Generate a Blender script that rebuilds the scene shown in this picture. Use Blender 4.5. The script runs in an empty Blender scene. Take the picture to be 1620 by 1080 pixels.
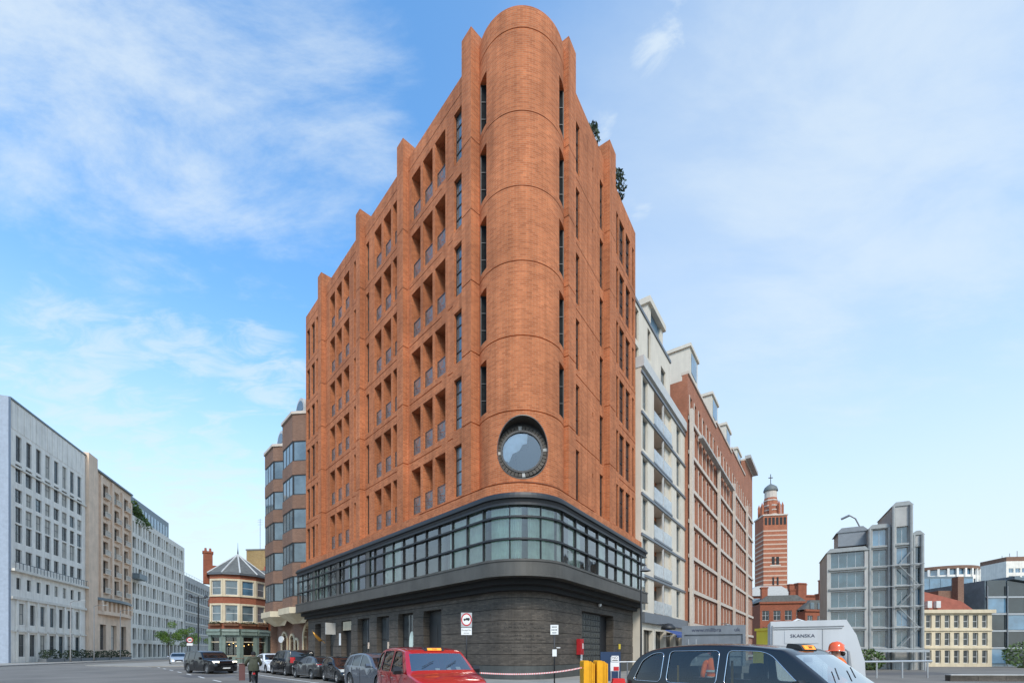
import bpy, bmesh, math, random
from mathutils import Vector, Matrix
R = math.radians
random.seed(7)
S = bpy.context.scene
COL = S.collection

# ---------------------------------------------------------------- camera, sky, sun, exposure
cam_d = bpy.data.cameras.new('camera')
cam = bpy.data.objects.new('camera', cam_d)
COL.objects.link(cam)
cam.location = (0, 0, 1.75)
cam.rotation_euler = (R(90), 0, 0)
cam_d.sensor_width = 36.0
cam_d.lens = 16.0
cam_d.shift_y = 490.0 / 1620.0
cam_d.clip_end = 3000
S.camera = cam

SUN_EL, SUN_AZ = 42.0, 170.0          # degrees; azimuth clockwise from +Y (the view direction)
w = bpy.data.worlds.new('World')
S.world = w
w.use_nodes = True
nt = w.node_tree
nt.nodes.clear()
def wn(t, **k):
    n = nt.nodes.new(t)
    for a, b in k.items():
        setattr(n, a, b)
    return n
def wl(a, b):
    nt.links.new(a, b)
def wmath(op, a, b=None, c=None, clamp=False):
    n = wn('ShaderNodeMath', operation=op, use_clamp=clamp)
    for i, s in enumerate((a, b, c)):
        if s is None:
            continue
        if isinstance(s, (int, float)):
            n.inputs[i].default_value = s
        else:
            wl(s, n.inputs[i])
    return n.outputs[0]
sky = wn('ShaderNodeTexSky', sky_type='NISHITA', sun_disc=False)
sky.sun_elevation = R(SUN_EL)
sky.sun_rotation = R(SUN_AZ)
sky.altitude = 50
sky.air_density = 1.25
sky.dust_density = 0.6
sky.ozone_density = 2.0
tc = wn('ShaderNodeTexCoord')
sep = wn('ShaderNodeSeparateXYZ')
wl(tc.outputs['Generated'], sep.inputs[0])
zc = wmath('ADD', wmath('MAXIMUM', sep.outputs[2], 0.0), 0.22)
px_ = wmath('DIVIDE', sep.outputs[0], zc)
py_ = wmath('DIVIDE', sep.outputs[1], zc)
cmb = wn('ShaderNodeCombineXYZ')
wl(px_, cmb.inputs[0]); wl(py_, cmb.inputs[1])
def wnoise(scale, detail, rough, dist, stretch, rot):
    mp = wn('ShaderNodeMapping')
    mp.inputs['Scale'].default_value = stretch
    mp.inputs['Rotation'].default_value = (0, 0, R(rot))
    wl(cmb.outputs[0], mp.inputs[0])
    n = wn('ShaderNodeTexNoise')
    n.inputs['Scale'].default_value = scale
    n.inputs['Detail'].default_value = detail
    n.inputs['Roughness'].default_value = rough
    n.inputs['Distortion'].default_value = dist
    wl(mp.outputs[0], n.inputs['Vector'])
    return n.outputs['Fac']
def ramp(v, a, b):
    n = wn('ShaderNodeMapRange', interpolation_type='SMOOTHSTEP')
    wl(v, n.inputs[0])
    n.inputs[1].default_value = a
    n.inputs[2].default_value = b
    return n.outputs[0]
streak = wnoise(2.6, 10, 0.64, 0.28, (1.0, 2.0, 1), 25)
soft = wnoise(0.9, 3, 0.5, 0.4, (1, 1.2, 1), -10)
fine = wnoise(7.0, 8, 0.6, 0.6, (1, 1.9, 1), 30)
def blob(d, rad):                       # a bank of cloud round one compass direction and height
    v = Vector(d).normalized()
    dt = wn('ShaderNodeVectorMath', operation='DOT_PRODUCT')
    nrm = wn('ShaderNodeVectorMath', operation='NORMALIZE')
    wl(tc.outputs['Generated'], nrm.inputs[0])
    wl(nrm.outputs[0], dt.inputs[0])
    dt.inputs[1].default_value = v
    return ramp(dt.outputs['Value'], math.cos(R(rad)), 1.0)
def bank(*bs):
    r = bs[0]
    for b in bs[1:]:
        r = wmath('MAXIMUM', r, b)
    return r
b1 = bank(blob((-1.0, 1, 1.34), 21), blob((-.70, 1, 1.30), 21), blob((-.50, 1, 1.24), 15))
b2 = bank(blob((.44, 1, .80), 30), blob((.60, 1, 1.0), 24), blob((.38, 1, .58), 22))
b3 = bank(blob((.98, 1, 1.2), 26), blob((.95, 1, .86), 11), blob((.84, 1, .95), 9))
b4 = bank(blob((-.66, 1, .37), 13), blob((-.98, 1, .61), 11), blob((-.56, 1, .62), 8), blob((-.72, 1, .64), 8))
puff = bank(blob((.317, 1, 1.345), 3.2), blob((.19, 1, 1.16), 2.2), blob((.28, 1, 1.0), 2.4))
def patch(noise, b, k, lo, hi, amp):
    return wmath('MULTIPLY', ramp(wmath('ADD', noise, wmath('MULTIPLY', b, k)), lo, hi), amp)
m1 = patch(streak, b1, .48, .78, 1.14, .80)
m2 = patch(wmath('ADD', wmath('MULTIPLY', soft, .6), wmath('MULTIPLY', streak, .4)), b2, .50, .60, 1.15, .55)
m3 = patch(streak, b3, .40, .68, 1.05, .45)
m4 = patch(fine, b4, .50, .86, 1.15, .6)
m5 = patch(wmath('ADD', wmath('MULTIPLY', fine, 1.5), -.25), puff, .42, .80, 1.12, .72)
hz = wmath('MULTIPLY', ramp(sep.outputs[2], 0.60, 0.08), 0.95)
# a thin veil thickens towards the right-hand half of the sky
veil = wmath('MULTIPLY', ramp(sep.outputs[0], -0.20, 0.60), 0.40)
def screen(a_, b_):
    return wmath('SUBTRACT', 1.0, wmath('MULTIPLY', wmath('SUBTRACT', 1.0, a_), wmath('SUBTRACT', 1.0, b_)))
mask = m1
for q_ in (m2, m3, m4, m5, hz, veil):
    mask = screen(mask, q_)
mask = wmath('MULTIPLY', mask, 0.97)
mixc = wn('ShaderNodeMix', data_type='RGBA')
wl(mask, mixc.inputs['Factor'])
hs = wn('ShaderNodeHueSaturation')
hs.inputs['Saturation'].default_value = 1.15
hs.inputs['Value'].default_value = 1.55
wl(sky.outputs[0], hs.inputs['Color'])
tint = wn('ShaderNodeMix', data_type='RGBA', blend_type='MULTIPLY')
tint.inputs['Factor'].default_value = 1
wl(hs.outputs[0], tint.inputs[6])
tint.inputs[7].default_value = (.80, .98, 1.02, 1)
wl(tint.outputs[2], mixc.inputs[6])
mixc.inputs[7].default_value = (3.65, 4.18, 4.62, 1)
bg = wn('ShaderNodeBackground')
bg.inputs['Strength'].default_value = 0.15
wl(mixc.outputs[2], bg.inputs['Color'])
wo = wn('ShaderNodeOutputWorld')
wl(bg.outputs[0], wo.inputs['Surface'])

sl = bpy.data.lights.new('sun', 'SUN')
sl.energy = 2.0
sl.angle = R(16)
sl.color = (1.0, 0.92, 0.80)
sun = bpy.data.objects.new('sun', sl)
COL.objects.link(sun)
_az, _el = R(SUN_AZ), R(SUN_EL)
_d = Vector((math.sin(_az) * math.cos(_el), math.cos(_az) * math.cos(_el), math.sin(_el)))
sun.rotation_euler = _d.to_track_quat('Z', 'Y').to_euler()
sun.location = (0, -20, 60)

S.view_settings.view_transform = 'Standard'
S.view_settings.look = 'None'
S.view_settings.exposure = 0.52
S.view_settings.gamma = 1
S.view_settings.use_curve_mapping = False

# ---------------------------------------------------------------- materials
MATS = {}
def newmat(name):
    m = bpy.data.materials.new(name)
    m.use_nodes = True
    MATS[name] = m
    t = m.node_tree
    return m, t, t.nodes['Principled BSDF']
def _n(t, kind, **k):
    n = t.nodes.new(kind)
    for a, b in k.items():
        setattr(n, a, b)
    return n
def _noise(t, scale, detail=6, vec=None, rough=.6):
    n = _n(t, 'ShaderNodeTexNoise')
    n.inputs['Scale'].default_value = scale
    n.inputs['Detail'].default_value = detail
    n.inputs['Roughness'].default_value = rough
    if vec is not None:
        t.links.new(vec, n.inputs['Vector'])
    return n.outputs['Fac']
def _range(t, v, a, b, c, d):
    n = _n(t, 'ShaderNodeMapRange')
    t.links.new(v, n.inputs[0])
    for i, x in enumerate((a, b, c, d)):
        n.inputs[i + 1].default_value = x
    return n.outputs[0]
def _mul(t, col, fac):
    n = _n(t, 'ShaderNodeVectorMath', operation='SCALE')
    t.links.new(col, n.inputs[0])
    t.links.new(fac, n.inputs['Scale'])
    return n.outputs[0]
def _weather(t, col, var, scale, streak):
    g = _n(t, 'ShaderNodeNewGeometry').outputs['Position']
    f = _range(t, _noise(t, scale, 6, g), .28, .72, 1 - var, 1 + var)
    col = _mul(t, col, f)
    if streak:
        mp = _n(t, 'ShaderNodeMapping')
        mp.inputs['Scale'].default_value = (1.6, 1.6, .09)
        t.links.new(g, mp.inputs[0])
        f = _range(t, _noise(t, 1.3, 7, mp.outputs[0], .65), .3, .62, 1 - streak, 1.0)
        col = _mul(t, col, f)
    return col, g
def mat(name, col, rough=.6, metal=0, var=.1, scale=2.5, streak=0, bump=0, bscale=30, spec=.5, coat=0, ior=1.5):
    m, t, p = newmat(name)
    rgb = _n(t, 'ShaderNodeRGB')
    rgb.outputs[0].default_value = (*col, 1)
    c, g = _weather(t, rgb.outputs[0], var, scale, streak)
    t.links.new(c, p.inputs['Base Color'])
    p.inputs['Roughness'].default_value = rough
    p.inputs['Metallic'].default_value = metal
    p.inputs['Specular IOR Level'].default_value = spec
    p.inputs['IOR'].default_value = ior
    p.inputs['Coat Weight'].default_value = coat
    p.inputs['Coat Roughness'].default_value = .03
    if bump:
        b = _n(t, 'ShaderNodeBump')
        b.inputs['Strength'].default_value = bump
        b.inputs['Distance'].default_value = .02
        t.links.new(_noise(t, bscale, 5, g), b.inputs['Height'])
        t.links.new(b.outputs[0], p.inputs['Normal'])
    return m
def brick(name, c1, c2, mortar, bw=.23, bh=.085, ms=.010, var=.14, streak=.12, bump=.5, scale=.35, rough=.85):
    m, t, p = newmat(name)
    uv = _n(t, 'ShaderNodeUVMap').outputs[0]
    b = _n(t, 'ShaderNodeTexBrick')
    b.inputs['Scale'].default_value = 1
    b.inputs['Brick Width'].default_value = bw
    b.inputs['Row Height'].default_value = bh
    b.inputs['Mortar Size'].default_value = ms
    b.inputs['Mortar Smooth'].default_value = .2
    b.inputs['Bias'].default_value = 0
    b.inputs['Color1'].default_value = (*c1, 1)
    b.inputs['Color2'].default_value = (*c2, 1)
    b.inputs['Mortar'].default_value = (*mortar, 1)
    t.links.new(uv, b.inputs['Vector'])
    c, g = _weather(t, b.outputs['Color'], var, scale, streak)
    mp = _n(t, 'ShaderNodeMapping')
    mp.inputs['Scale'].default_value = (2.2, 5.0, 1)
    t.links.new(uv, mp.inputs[0])
    c = _mul(t, c, _range(t, _noise(t, 1.0, 4, mp.outputs[0], .7), .25, .75, .95, 1.05))
    t.links.new(c, p.inputs['Base Color'])
    p.inputs['Roughness'].default_value = rough
    p.inputs['Specular IOR Level'].default_value = .25
    bp = _n(t, 'ShaderNodeBump')
    bp.inputs['Strength'].default_value = bump
    bp.inputs['Distance'].default_value = .008
    bp.invert = True
    t.links.new(b.outputs['Fac'], bp.inputs['Height'])
    t.links.new(bp.outputs[0], p.inputs['Normal'])
    return m
def glass(name, tint=(.75, .85, .82), refl=1.0, wav=0.0, wscale=.8, ior=1.5):
    """thin pane: see-through with a real mirror coat"""
    m, t, p = newmat(name)
    t.nodes.remove(p)
    out = t.nodes['Material Output']
    tr = _n(t, 'ShaderNodeBsdfTransparent')
    tr.inputs[0].default_value = (*tint, 1)
    gl = _n(t, 'ShaderNodeBsdfGlossy')
    gl.inputs['Roughness'].default_value = .015
    gl.inputs[0].default_value = (refl, refl, refl, 1)
    fr = _n(t, 'ShaderNodeFresnel')
    fr.inputs['IOR'].default_value = ior
    mx = _n(t, 'ShaderNodeMixShader')
    f = _n(t, 'ShaderNodeMath', operation='MULTIPLY', use_clamp=True)
    f.inputs[1].default_value = 1.8
    t.links.new(fr.outputs[0], f.inputs[0])
    t.links.new(f.outputs[0], mx.inputs[0])
    t.links.new(tr.outputs[0], mx.inputs[1])
    t.links.new(gl.outputs[0], mx.inputs[2])
    t.links.new(mx.outputs[0], out.inputs[0])
    if wav:
        g = _n(t, 'ShaderNodeNewGeometry').outputs['Position']
        b = _n(t, 'ShaderNodeBump')
        b.inputs['Strength'].default_value = wav
        b.inputs['Distance'].default_value = .1
        t.links.new(_noise(t, wscale, 2, g), b.inputs['Height'])
        t.links.new(b.outputs[0], gl.inputs['Normal'])
    return m
def emit(name, col, s):
    m, t, p = newmat(name)
    p.inputs['Base Color'].default_value = (*col, 1)
    p.inputs['Emission Color'].default_value = (*col, 1)
    p.inputs['Emission Strength'].default_value = s
    return m

brick('brick_orange', (.57, .188, .074), (.41, .123, .046), (.49, .25, .14), bw=.36, bh=.12, ms=.012, var=.20, streak=.30, scale=.26)
brick('brick_stain', (.30, .12, .06), (.20, .09, .05), (.16, .10, .07), bw=.11, bh=.30, var=.25)
brick('brick_brown', (.24, .130, .085), (.18, .095, .062), (.25, .18, .14), bw=.23, bh=.08)
brick('brick_red', (.40, .150, .085), (.31, .110, .062), (.36, .21, .14))
mat('stripe_stone', (.52, .36, .27), .85, var=.12)
mat('metal_mid', (.30, .31, .30), .5, metal=.2, var=.15)
brick('brick_pub', (.36, .105, .05), (.26, .075, .04), (.25, .12, .08))
brick('brick_yellow', (.40, .27, .11), (.30, .19, .075), (.34, .27, .17))
brick('brick_dark', (.128, .108, .088), (.082, .070, .058), (.05, .045, .04), bw=.34, bh=.085, ms=.006, var=.3, scale=.5, streak=.2, bump=.8, rough=.55)
brick('brick_stripe', (.42, .15, .08), (.34, .11, .06), (.36, .2, .13), bw=.5, bh=.2)
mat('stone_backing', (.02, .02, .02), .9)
mat('plinth_stone', (.075, .078, .072), .5, var=.2, streak=.2)
mat('metal_black', (.014, .015, .017), .5, metal=.0, spec=.6, var=.1)
mat('soffit_black', (.006, .006, .006), .75)
mat('metal_fascia', (.098, .090, .078), .42, metal=.35, var=.22, scale=.7, streak=.18)
mat('metal_grey', (.22, .23, .24), .45, metal=.5)
mat('metal_light', (.45, .46, .46), .4, metal=.5)
mat('lattice_metal', (.06, .065, .065), .4, metal=.3, var=.5, scale=14)
mat('frame_dark', (.022, .022, .022), .5)
mat('frame_grey', (.10, .11, .12), .5)
mat('frame_white', (.62, .61, .58), .5)
mat('window_glass', (.018, .024, .026), .04, var=.5, scale=.8, spec=.9, ior=1.7)
mat('window_glass_pale', (.09, .125, .14), .06, var=.55, scale=.5, spec=.9, ior=1.7)
mat('window_glass_grey', (.055, .06, .06), .12, var=.6, scale=.4, spec=.6, ior=1.6)
mat('window_glass_blue', (.08, .17, .25), .05, var=.55, scale=.6, spec=1.0, ior=1.9)
mat('slot_glass', (.016, .018, .019), .65, var=.4, spec=.03)
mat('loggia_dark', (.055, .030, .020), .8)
glass('glass_band', (.86, .95, .91), 1.0, .10, 1.1, 1.75)
mat('blind_cream', (.50, .48, .42), .7, var=.15, scale=1.0)
mat('window_glass_teal', (.035, .075, .095), .05, var=.6, scale=.9, spec=1.0, ior=1.8)
glass('glass_clear', (.80, .86, .85), 1.0, 0, 1, 1.5)
glass('glass_car', (.62, .68, .66), 1.0, 0, 1, 1.5)
mat('glass_balustrade', (.52, .55, .55), .12, var=.2, spec=.8)
MATS['glass_balustrade'].node_tree.nodes['Principled BSDF'].inputs['Alpha'].default_value = .72
glass('glass_screen', (.55, .62, .62), 1.0, 0, 1, 2.3)
glass('glass_oculus', (.80, .86, .90), 1.0, .03, .8, 1.75)
mat('reflection_white', (.80, .84, .88), .8)  # pale blue-white standing in for sky reflected in the round window
mat('oculus_glass', (.05, .07, .09), .02, var=.5, scale=.6, spec=1.0, ior=3.2)
mat('curtain_pale', (.66, .74, .64), .9, var=.25, scale=1.2)
mat('interior_grey', (.30, .31, .28), .9, var=.3, scale=.5)
mat('interior_dark', (.03, .03, .03), .9)
mat('white_render', (.90, .85, .76), .8, var=.10, scale=.7, streak=.20, bump=.3, bscale=6)
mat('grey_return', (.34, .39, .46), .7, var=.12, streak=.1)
mat('peach_render', (.80, .60, .44), .85, var=.12, scale=.6, streak=.16)
mat('pale_stone', (.78, .73, .64), .8, var=.10, scale=.6, streak=.14)
mat('grey_concrete', (.46, .45, .42), .85, var=.15, scale=.6, streak=.2)
mat('slate_clad', (.14, .18, .20), .45, var=.2)
mat('cream_panel', (.64, .58, .48), .75, var=.08, scale=.6, streak=.10)
mat('cream_stone', (.62, .52, .36), .8, var=.12, scale=.8, streak=.18)
mat('band_stone', (.58, .50, .42), .8, var=.1, streak=.1)
mat('beam_grey', (.15, .165, .18), .5, var=.1)
mat('sage_paint', (.17, .215, .18), .5, var=.2, scale=1.5, streak=.15)
mat('slate_roof', (.115, .115, .105), .7, var=.3, scale=2, bump=.6, bscale=8)
mat('lead_white', (.50, .50, .48), .6)
mat('roof_tile_red', (.33, .10, .065), .8, var=.2, scale=2)
mat('roof_flat', (.2, .2, .19), .9)
mat('copper_roof', (.13, .145, .14), .6, var=.2)
mat('asphalt', (.175, .160, .138), .85, var=.30, scale=.22, bump=.5, bscale=40)
mat('road_patch', (.11, .105, .10), .9, var=.2, scale=.8)
mat('paving', (.30, .28, .245), .85, var=.18, scale=.8, bump=.3, bscale=14)
mat('kerb_stone', (.32, .31, .29), .8, var=.15)
mat('road_paint', (.70, .70, .66), .7, var=.2, scale=3)
mat('leaf_green', (.075, .125, .03), .7, var=.45, scale=2.2)
mat('leaf_fresh', (.17, .27, .045), .7, var=.35, scale=2.2)
mat('leaf_dark', (.035, .055, .022), .7, var=.4, scale=3)
mat('bark', (.09, .07, .05), .9, var=.3, scale=8)
mat('paint_black', (.005, .005, .006), .2, coat=.45, var=.05)
mat('paint_dark_grey', (.032, .033, .034), .22, metal=.3, coat=1, var=.05)
mat('paint_slate', (.11, .125, .15), .25, metal=.4, coat=1, var=.05)
mat('paint_white', (.74, .75, .76), .25, coat=1, var=.03)
mat('paint_silver', (.50, .51, .52), .3, metal=.6, coat=1, var=.03)
mat('paint_red', (.40, .010, .014), .2, coat=1, var=.06)
mat('chrome', (.62, .63, .64), .12, metal=1, var=.03)
mat('alloy', (.36, .37, .38), .3, metal=.8, var=.1)
mat('rubber', (.018, .018, .018), .8)
mat('trim_black', (.015, .015, .016), .45)
mat('car_glass_dark', (.012, .015, .017), .03, spec=.9, ior=1.6, var=.2)
mat('lamp_red', (.45, .012, .015), .15, coat=1)
mat('lamp_clear', (.62, .63, .60), .08, spec=.9, coat=1)
emit('lamp_on', (1, .93, .75), 1.6)
emit('taxi_amber', (1, .30, .02), .5)
emit('pub_lamp', (1, .52, .18), 6.0)
mat('seat_black', (.02, .02, .022), .8)
mat('seat_tan', (.25, .13, .05), .7)
mat('plate_yellow', (.75, .55, .05), .5)
mat('plate_white', (.75, .75, .73), .5, var=.05)
mat('sign_red', (.52, .015, .02), .5)
mat('sign_black', (.012, .012, .012), .5)
mat('sign_blue', (.02, .06, .22), .5)
mat('box_red', (.40, .02, .025), .35)
mat('barrier_yellow', (.80, .36, .004), .45, var=.12, scale=3)
mat('barrier_red', (.65, .02, .02), .45)
mat('hoarding_blue', (.012, .035, .085), .6)
mat('cabin_white', (.56, .56, .55), .55, var=.07, scale=.8, streak=.1)
mat('skip_grey', (.17, .185, .20), .5, var=.15, scale=1.5, streak=.2)
mat('logo_navy', (.01, .015, .05), .5)
mat('hivis_orange', (.85, .15, .012), .7, var=.12, scale=6)
mat('hivis_tape', (.55, .55, .50), .35)
mat('helmet_orange', (.80, .10, .012), .25, coat=.6)
mat('cloth_olive', (.055, .058, .036), .85, var=.25, scale=7, bump=.5, bscale=22)
mat('cloth_black', (.012, .012, .013), .9)
mat('cloth_navy', (.02, .025, .045), .9)
mat('skin', (.45, .26, .18), .5, var=.08)
mat('hair_dark', (.02, .015, .012), .7)
mat('box_brown', (.12, .05, .045), .7, var=.15)
mat('wood_brown', (.16, .07, .03), .6)
mat('gold', (.60, .30, .06), .35, metal=.6)
mat('pipe_grey', (.25, .25, .25), .5)
mat('letter_stone', (.028, .028, .027), .9)
M = MATS
# perforated metal for the balcony fronts: real see-through holes
def lattice():
    m, t, p = newmat('perforated_metal')
    uv = _n(t, 'ShaderNodeUVMap').outputs[0]
    v = _n(t, 'ShaderNodeTexVoronoi', feature='DISTANCE_TO_EDGE')
    v.inputs['Scale'].default_value = 9
    t.links.new(uv, v.inputs['Vector'])
    g = _n(t, 'ShaderNodeMath', operation='LESS_THAN')
    t.links.new(v.outputs['Distance'], g.inputs[0])
    g.inputs[1].default_value = .15
    t.links.new(g.outputs[0], p.inputs['Alpha'])
    p.inputs['Base Color'].default_value = (.19, .20, .205, 1)
    p.inputs['Metallic'].default_value = .4
    p.inputs['Roughness'].default_value = .42
lattice()

# ---------------------------------------------------------------- mesh helpers
class MB:
    def __init__(s):
        s.v, s.f, s.m, s.uv = [], [], [], []
    def poly(s, pts, mi=0, uv=None):
        b = len(s.v)
        s.v += [tuple(p) for p in pts]
        s.f.append(tuple(range(b, b + len(pts))))
        s.m.append(mi)
        s.uv.append(uv)
    quad = lambda s, a, b, c, d, mi=0, uv=None: s.poly((a, b, c, d), mi, uv)
    def box(s, x0, x1, y0, y1, z0, z1, mi=0):
        b = len(s.v)
        s.v += [(x0, y0, z0), (x1, y0, z0), (x1, y1, z0), (x0, y1, z0), (x0, y0, z1), (x1, y0, z1), (x1, y1, z1), (x0, y1, z1)]
        for q in ((0, 3, 2, 1), (4, 5, 6, 7), (0, 1, 5, 4), (1, 2, 6, 5), (2, 3, 7, 6), (3, 0, 4, 7)):
            s.f.append(tuple(b + i for i in q)); s.m.append(mi); s.uv.append(None)
        return s
    def prism(s, pl, z0, z1, mi=0, cap=True):
        n = len(pl)
        b = len(s.v)
        s.v += [(p[0], p[1], z0) for p in pl] + [(p[0], p[1], z1) for p in pl]
        for i in range(n):
            j = (i + 1) % n
            s.f.append((b + i, b + j, b + n + j, b + n + i)); s.m.append(mi); s.uv.append(None)
        if cap:
            s.f.append(tuple(b + n + i for i in range(n))); s.m.append(mi); s.uv.append(None)
            s.f.append(tuple(b + n - 1 - i for i in range(n))); s.m.append(mi); s.uv.append(None)
        return s
    def prism_y(s, pl, y0, y1, mi=0):        # outline in x,z pushed along y
        n = len(pl)
        b = len(s.v)
        s.v += [(p[0], y0, p[1]) for p in pl] + [(p[0], y1, p[1]) for p in pl]
        for i in range(n):
            j = (i + 1) % n
            s.f.append((b + i, b + j, b + n + j, b + n + i)); s.m.append(mi); s.uv.append(None)
        s.f.append(tuple(b + n + i for i in range(n))); s.m.append(mi); s.uv.append(None)
        s.f.append(tuple(b + n - 1 - i for i in range(n))); s.m.append(mi); s.uv.append(None)
        return s
    def tube(s, pts, r, n=8, mi=0, closed=False):
        pts = [Vector(p) for p in pts]
        k = len(pts)
        rs = r if isinstance(r, (list, tuple)) else [r] * k
        b = len(s.v)
        for i, p in enumerate(pts):
            d = (pts[(i + 1) % k] - pts[i - 1]) if closed else (pts[min(i + 1, k - 1)] - pts[max(i - 1, 0)])
            d.normalize()
            a = d.cross(Vector((0, 0, 1)))
            if a.length < .05:
                a = d.cross(Vector((1, 0, 0)))
            a.normalize()
            c = d.cross(a)
            for j in range(n):
                t = 2 * math.pi * j / n
                s.v.append(tuple(p + (a * math.cos(t) + c * math.sin(t)) * rs[i]))
        for i in range(k if closed else k - 1):
            for j in range(n):
                i2, j2 = (i + 1) % k, (j + 1) % n
                s.f.append((b + i * n + j, b + i * n + j2, b + i2 * n + j2, b + i2 * n + j)); s.m.append(mi); s.uv.append(None)
        if not closed:
            s.f.append(tuple(b + n - 1 - j for j in range(n))); s.m.append(mi); s.uv.append(None)
            s.f.append(tuple(b + (k - 1) * n + j for j in range(n))); s.m.append(mi); s.uv.append(None)
        return s
    def lathe(s, prof, n=20, mi=0, c=(0, 0, 0), axis='z'):
        b = len(s.v)
        for (r, h) in prof:
            for j in range(n):
                t = 2 * math.pi * j / n
                x, y = r * math.cos(t), r * math.sin(t)
                p = (x, y, h) if axis == 'z' else (x, h, y)
                s.v.append((c[0] + p[0], c[1] + p[1], c[2] + p[2]))
        for i in range(len(prof) - 1):
            for j in range(n):
                j2 = (j + 1) % n
                s.f.append((b + i * n + j, b + i * n + j2, b + (i + 1) * n + j2, b + (i + 1) * n + j)); s.m.append(mi); s.uv.append(None)
        return s
    def mesh(s, name, mats, smooth=False):
        me = bpy.data.meshes.new(name)
        me.from_pydata(s.v, [], s.f)
        for mm in (mats if isinstance(mats, (list, tuple)) else [mats]):
            me.materials.append(M[mm] if isinstance(mm, str) else mm)
        me.polygons.foreach_set('material_index', s.m)
        ul = me.uv_layers.new(name='UVMap')
        flat = [0.0] * (2 * len(me.loops))
        for p, u in zip(me.polygons, s.uv):
            if u is None:
                n = p.normal
                ax = max(range(3), key=lambda i: abs(n[i]))
                for li in p.loop_indices:
                    c = s.v[me.loops[li].vertex_index]
                    a, b2 = ((c[1], c[2]), (c[0], c[2]), (c[0], c[1]))[ax]
                    flat[2 * li], flat[2 * li + 1] = a, b2
            else:
                for li, q in zip(p.loop_indices, u):
                    flat[2 * li], flat[2 * li + 1] = q
        ul.data.foreach_set('uv', flat)
        if smooth:
            me.polygons.foreach_set('use_smooth', [True] * len(me.polygons))
            if smooth is not True:
                me.set_sharp_from_angle(angle=R(smooth))
        me.update()
        return me
    def build(s, name, mats, parent=None, loc=(0, 0, 0), rz=0, smooth=False, **props):
        return link(name, s.mesh(name, mats, smooth), parent, loc, rz, **props)
def link(name, data, parent=None, loc=(0, 0, 0), rz=0, **props):
    o = bpy.data.objects.new(name, data)
    COL.objects.link(o)
    o.parent = parent
    o.location = loc
    o.rotation_euler = (0, 0, rz)
    for k, v in props.items():
        if v is not None:
            o[k] = v
    return o
def thing(name, label, category, loc=(0, 0, 0), rz=0, group=None):
    return link(name, None, None, loc, rz, label=label, category=category, group=group)
def rnd(a, b):
    return random.uniform(a, b)
def wall(mb, P, t0, t1, z0, z1, holes, mi=0, tbreaks=(), zbreaks=()):
    """wall sheet with real openings; holes = (t0, t1, z0, z1, depth, has_back, reveal_mat)"""
    ts = sorted({round(x, 4) for x in [t0, t1] + [h[0] for h in holes] + [h[1] for h in holes] + list(tbreaks) if t0 - 1e-6 <= x <= t1 + 1e-6})
    zs = sorted({round(x, 4) for x in [z0, z1] + [h[2] for h in holes] + [h[3] for h in holes] + list(zbreaks) if z0 - 1e-6 <= x <= z1 + 1e-6})
    for i in range(len(ts) - 1):
        a, b = ts[i], ts[i + 1]
        tm = (a + b) / 2
        hs_ = [h for h in holes if h[0] < tm < h[1]]
        zrun = None
        for j in range(len(zs) - 1):
            c, d = zs[j], zs[j + 1]
            zm = (c + d) / 2
            h = next((h for h in hs_ if h[2] < zm < h[3]), None)
            if h is None:
                mb.quad(P(a, c, 0), P(b, c, 0), P(b, d, 0), P(a, d, 0), mi, ((a, c), (b, c), (b, d), (a, d)))
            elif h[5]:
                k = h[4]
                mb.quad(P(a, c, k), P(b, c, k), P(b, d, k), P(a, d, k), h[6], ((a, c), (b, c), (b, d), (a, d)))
    for (a, b, c, d, k, back, rm) in holes:
        a, b, c, d = max(a, t0), min(b, t1), max(c, z0), min(d, z1)
        if b <= a or d <= c:
            continue
        if a > t0 + 1e-4:
            mb.quad(P(a, c, 0), P(a, d, 0), P(a, d, k), P(a, c, k), mi, ((0, c), (0, d), (k, d), (k, c)))
        if b < t1 - 1e-4:
            mb.quad(P(b, c, 0), P(b, c, k), P(b, d, k), P(b, d, 0), mi, ((0, c), (k, c), (k, d), (0, d)))
        seg = [a] + [x for x in ts if a + 1e-4 < x < b - 1e-4] + [b]
        for x, y in zip(seg, seg[1:]):
            if c > z0 + 1e-4:
                mb.quad(P(x, c, 0), P(x, c, k), P(y, c, k), P(y, c, 0), mi, ((x, 0), (x, k), (y, k), (y, 0)))
            if d < z1 - 1e-4:
                mb.quad(P(x, d, 0), P(y, d, 0), P(y, d, k), P(x, d, k), mi, ((x, 0), (y, 0), (y, k), (x, k)))
def PF(y=0.0):                         # plain flat facade in a building's own frame: x along, y inward
    return lambda t, z, d: (t, y + d, z)
WC = {}
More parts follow.
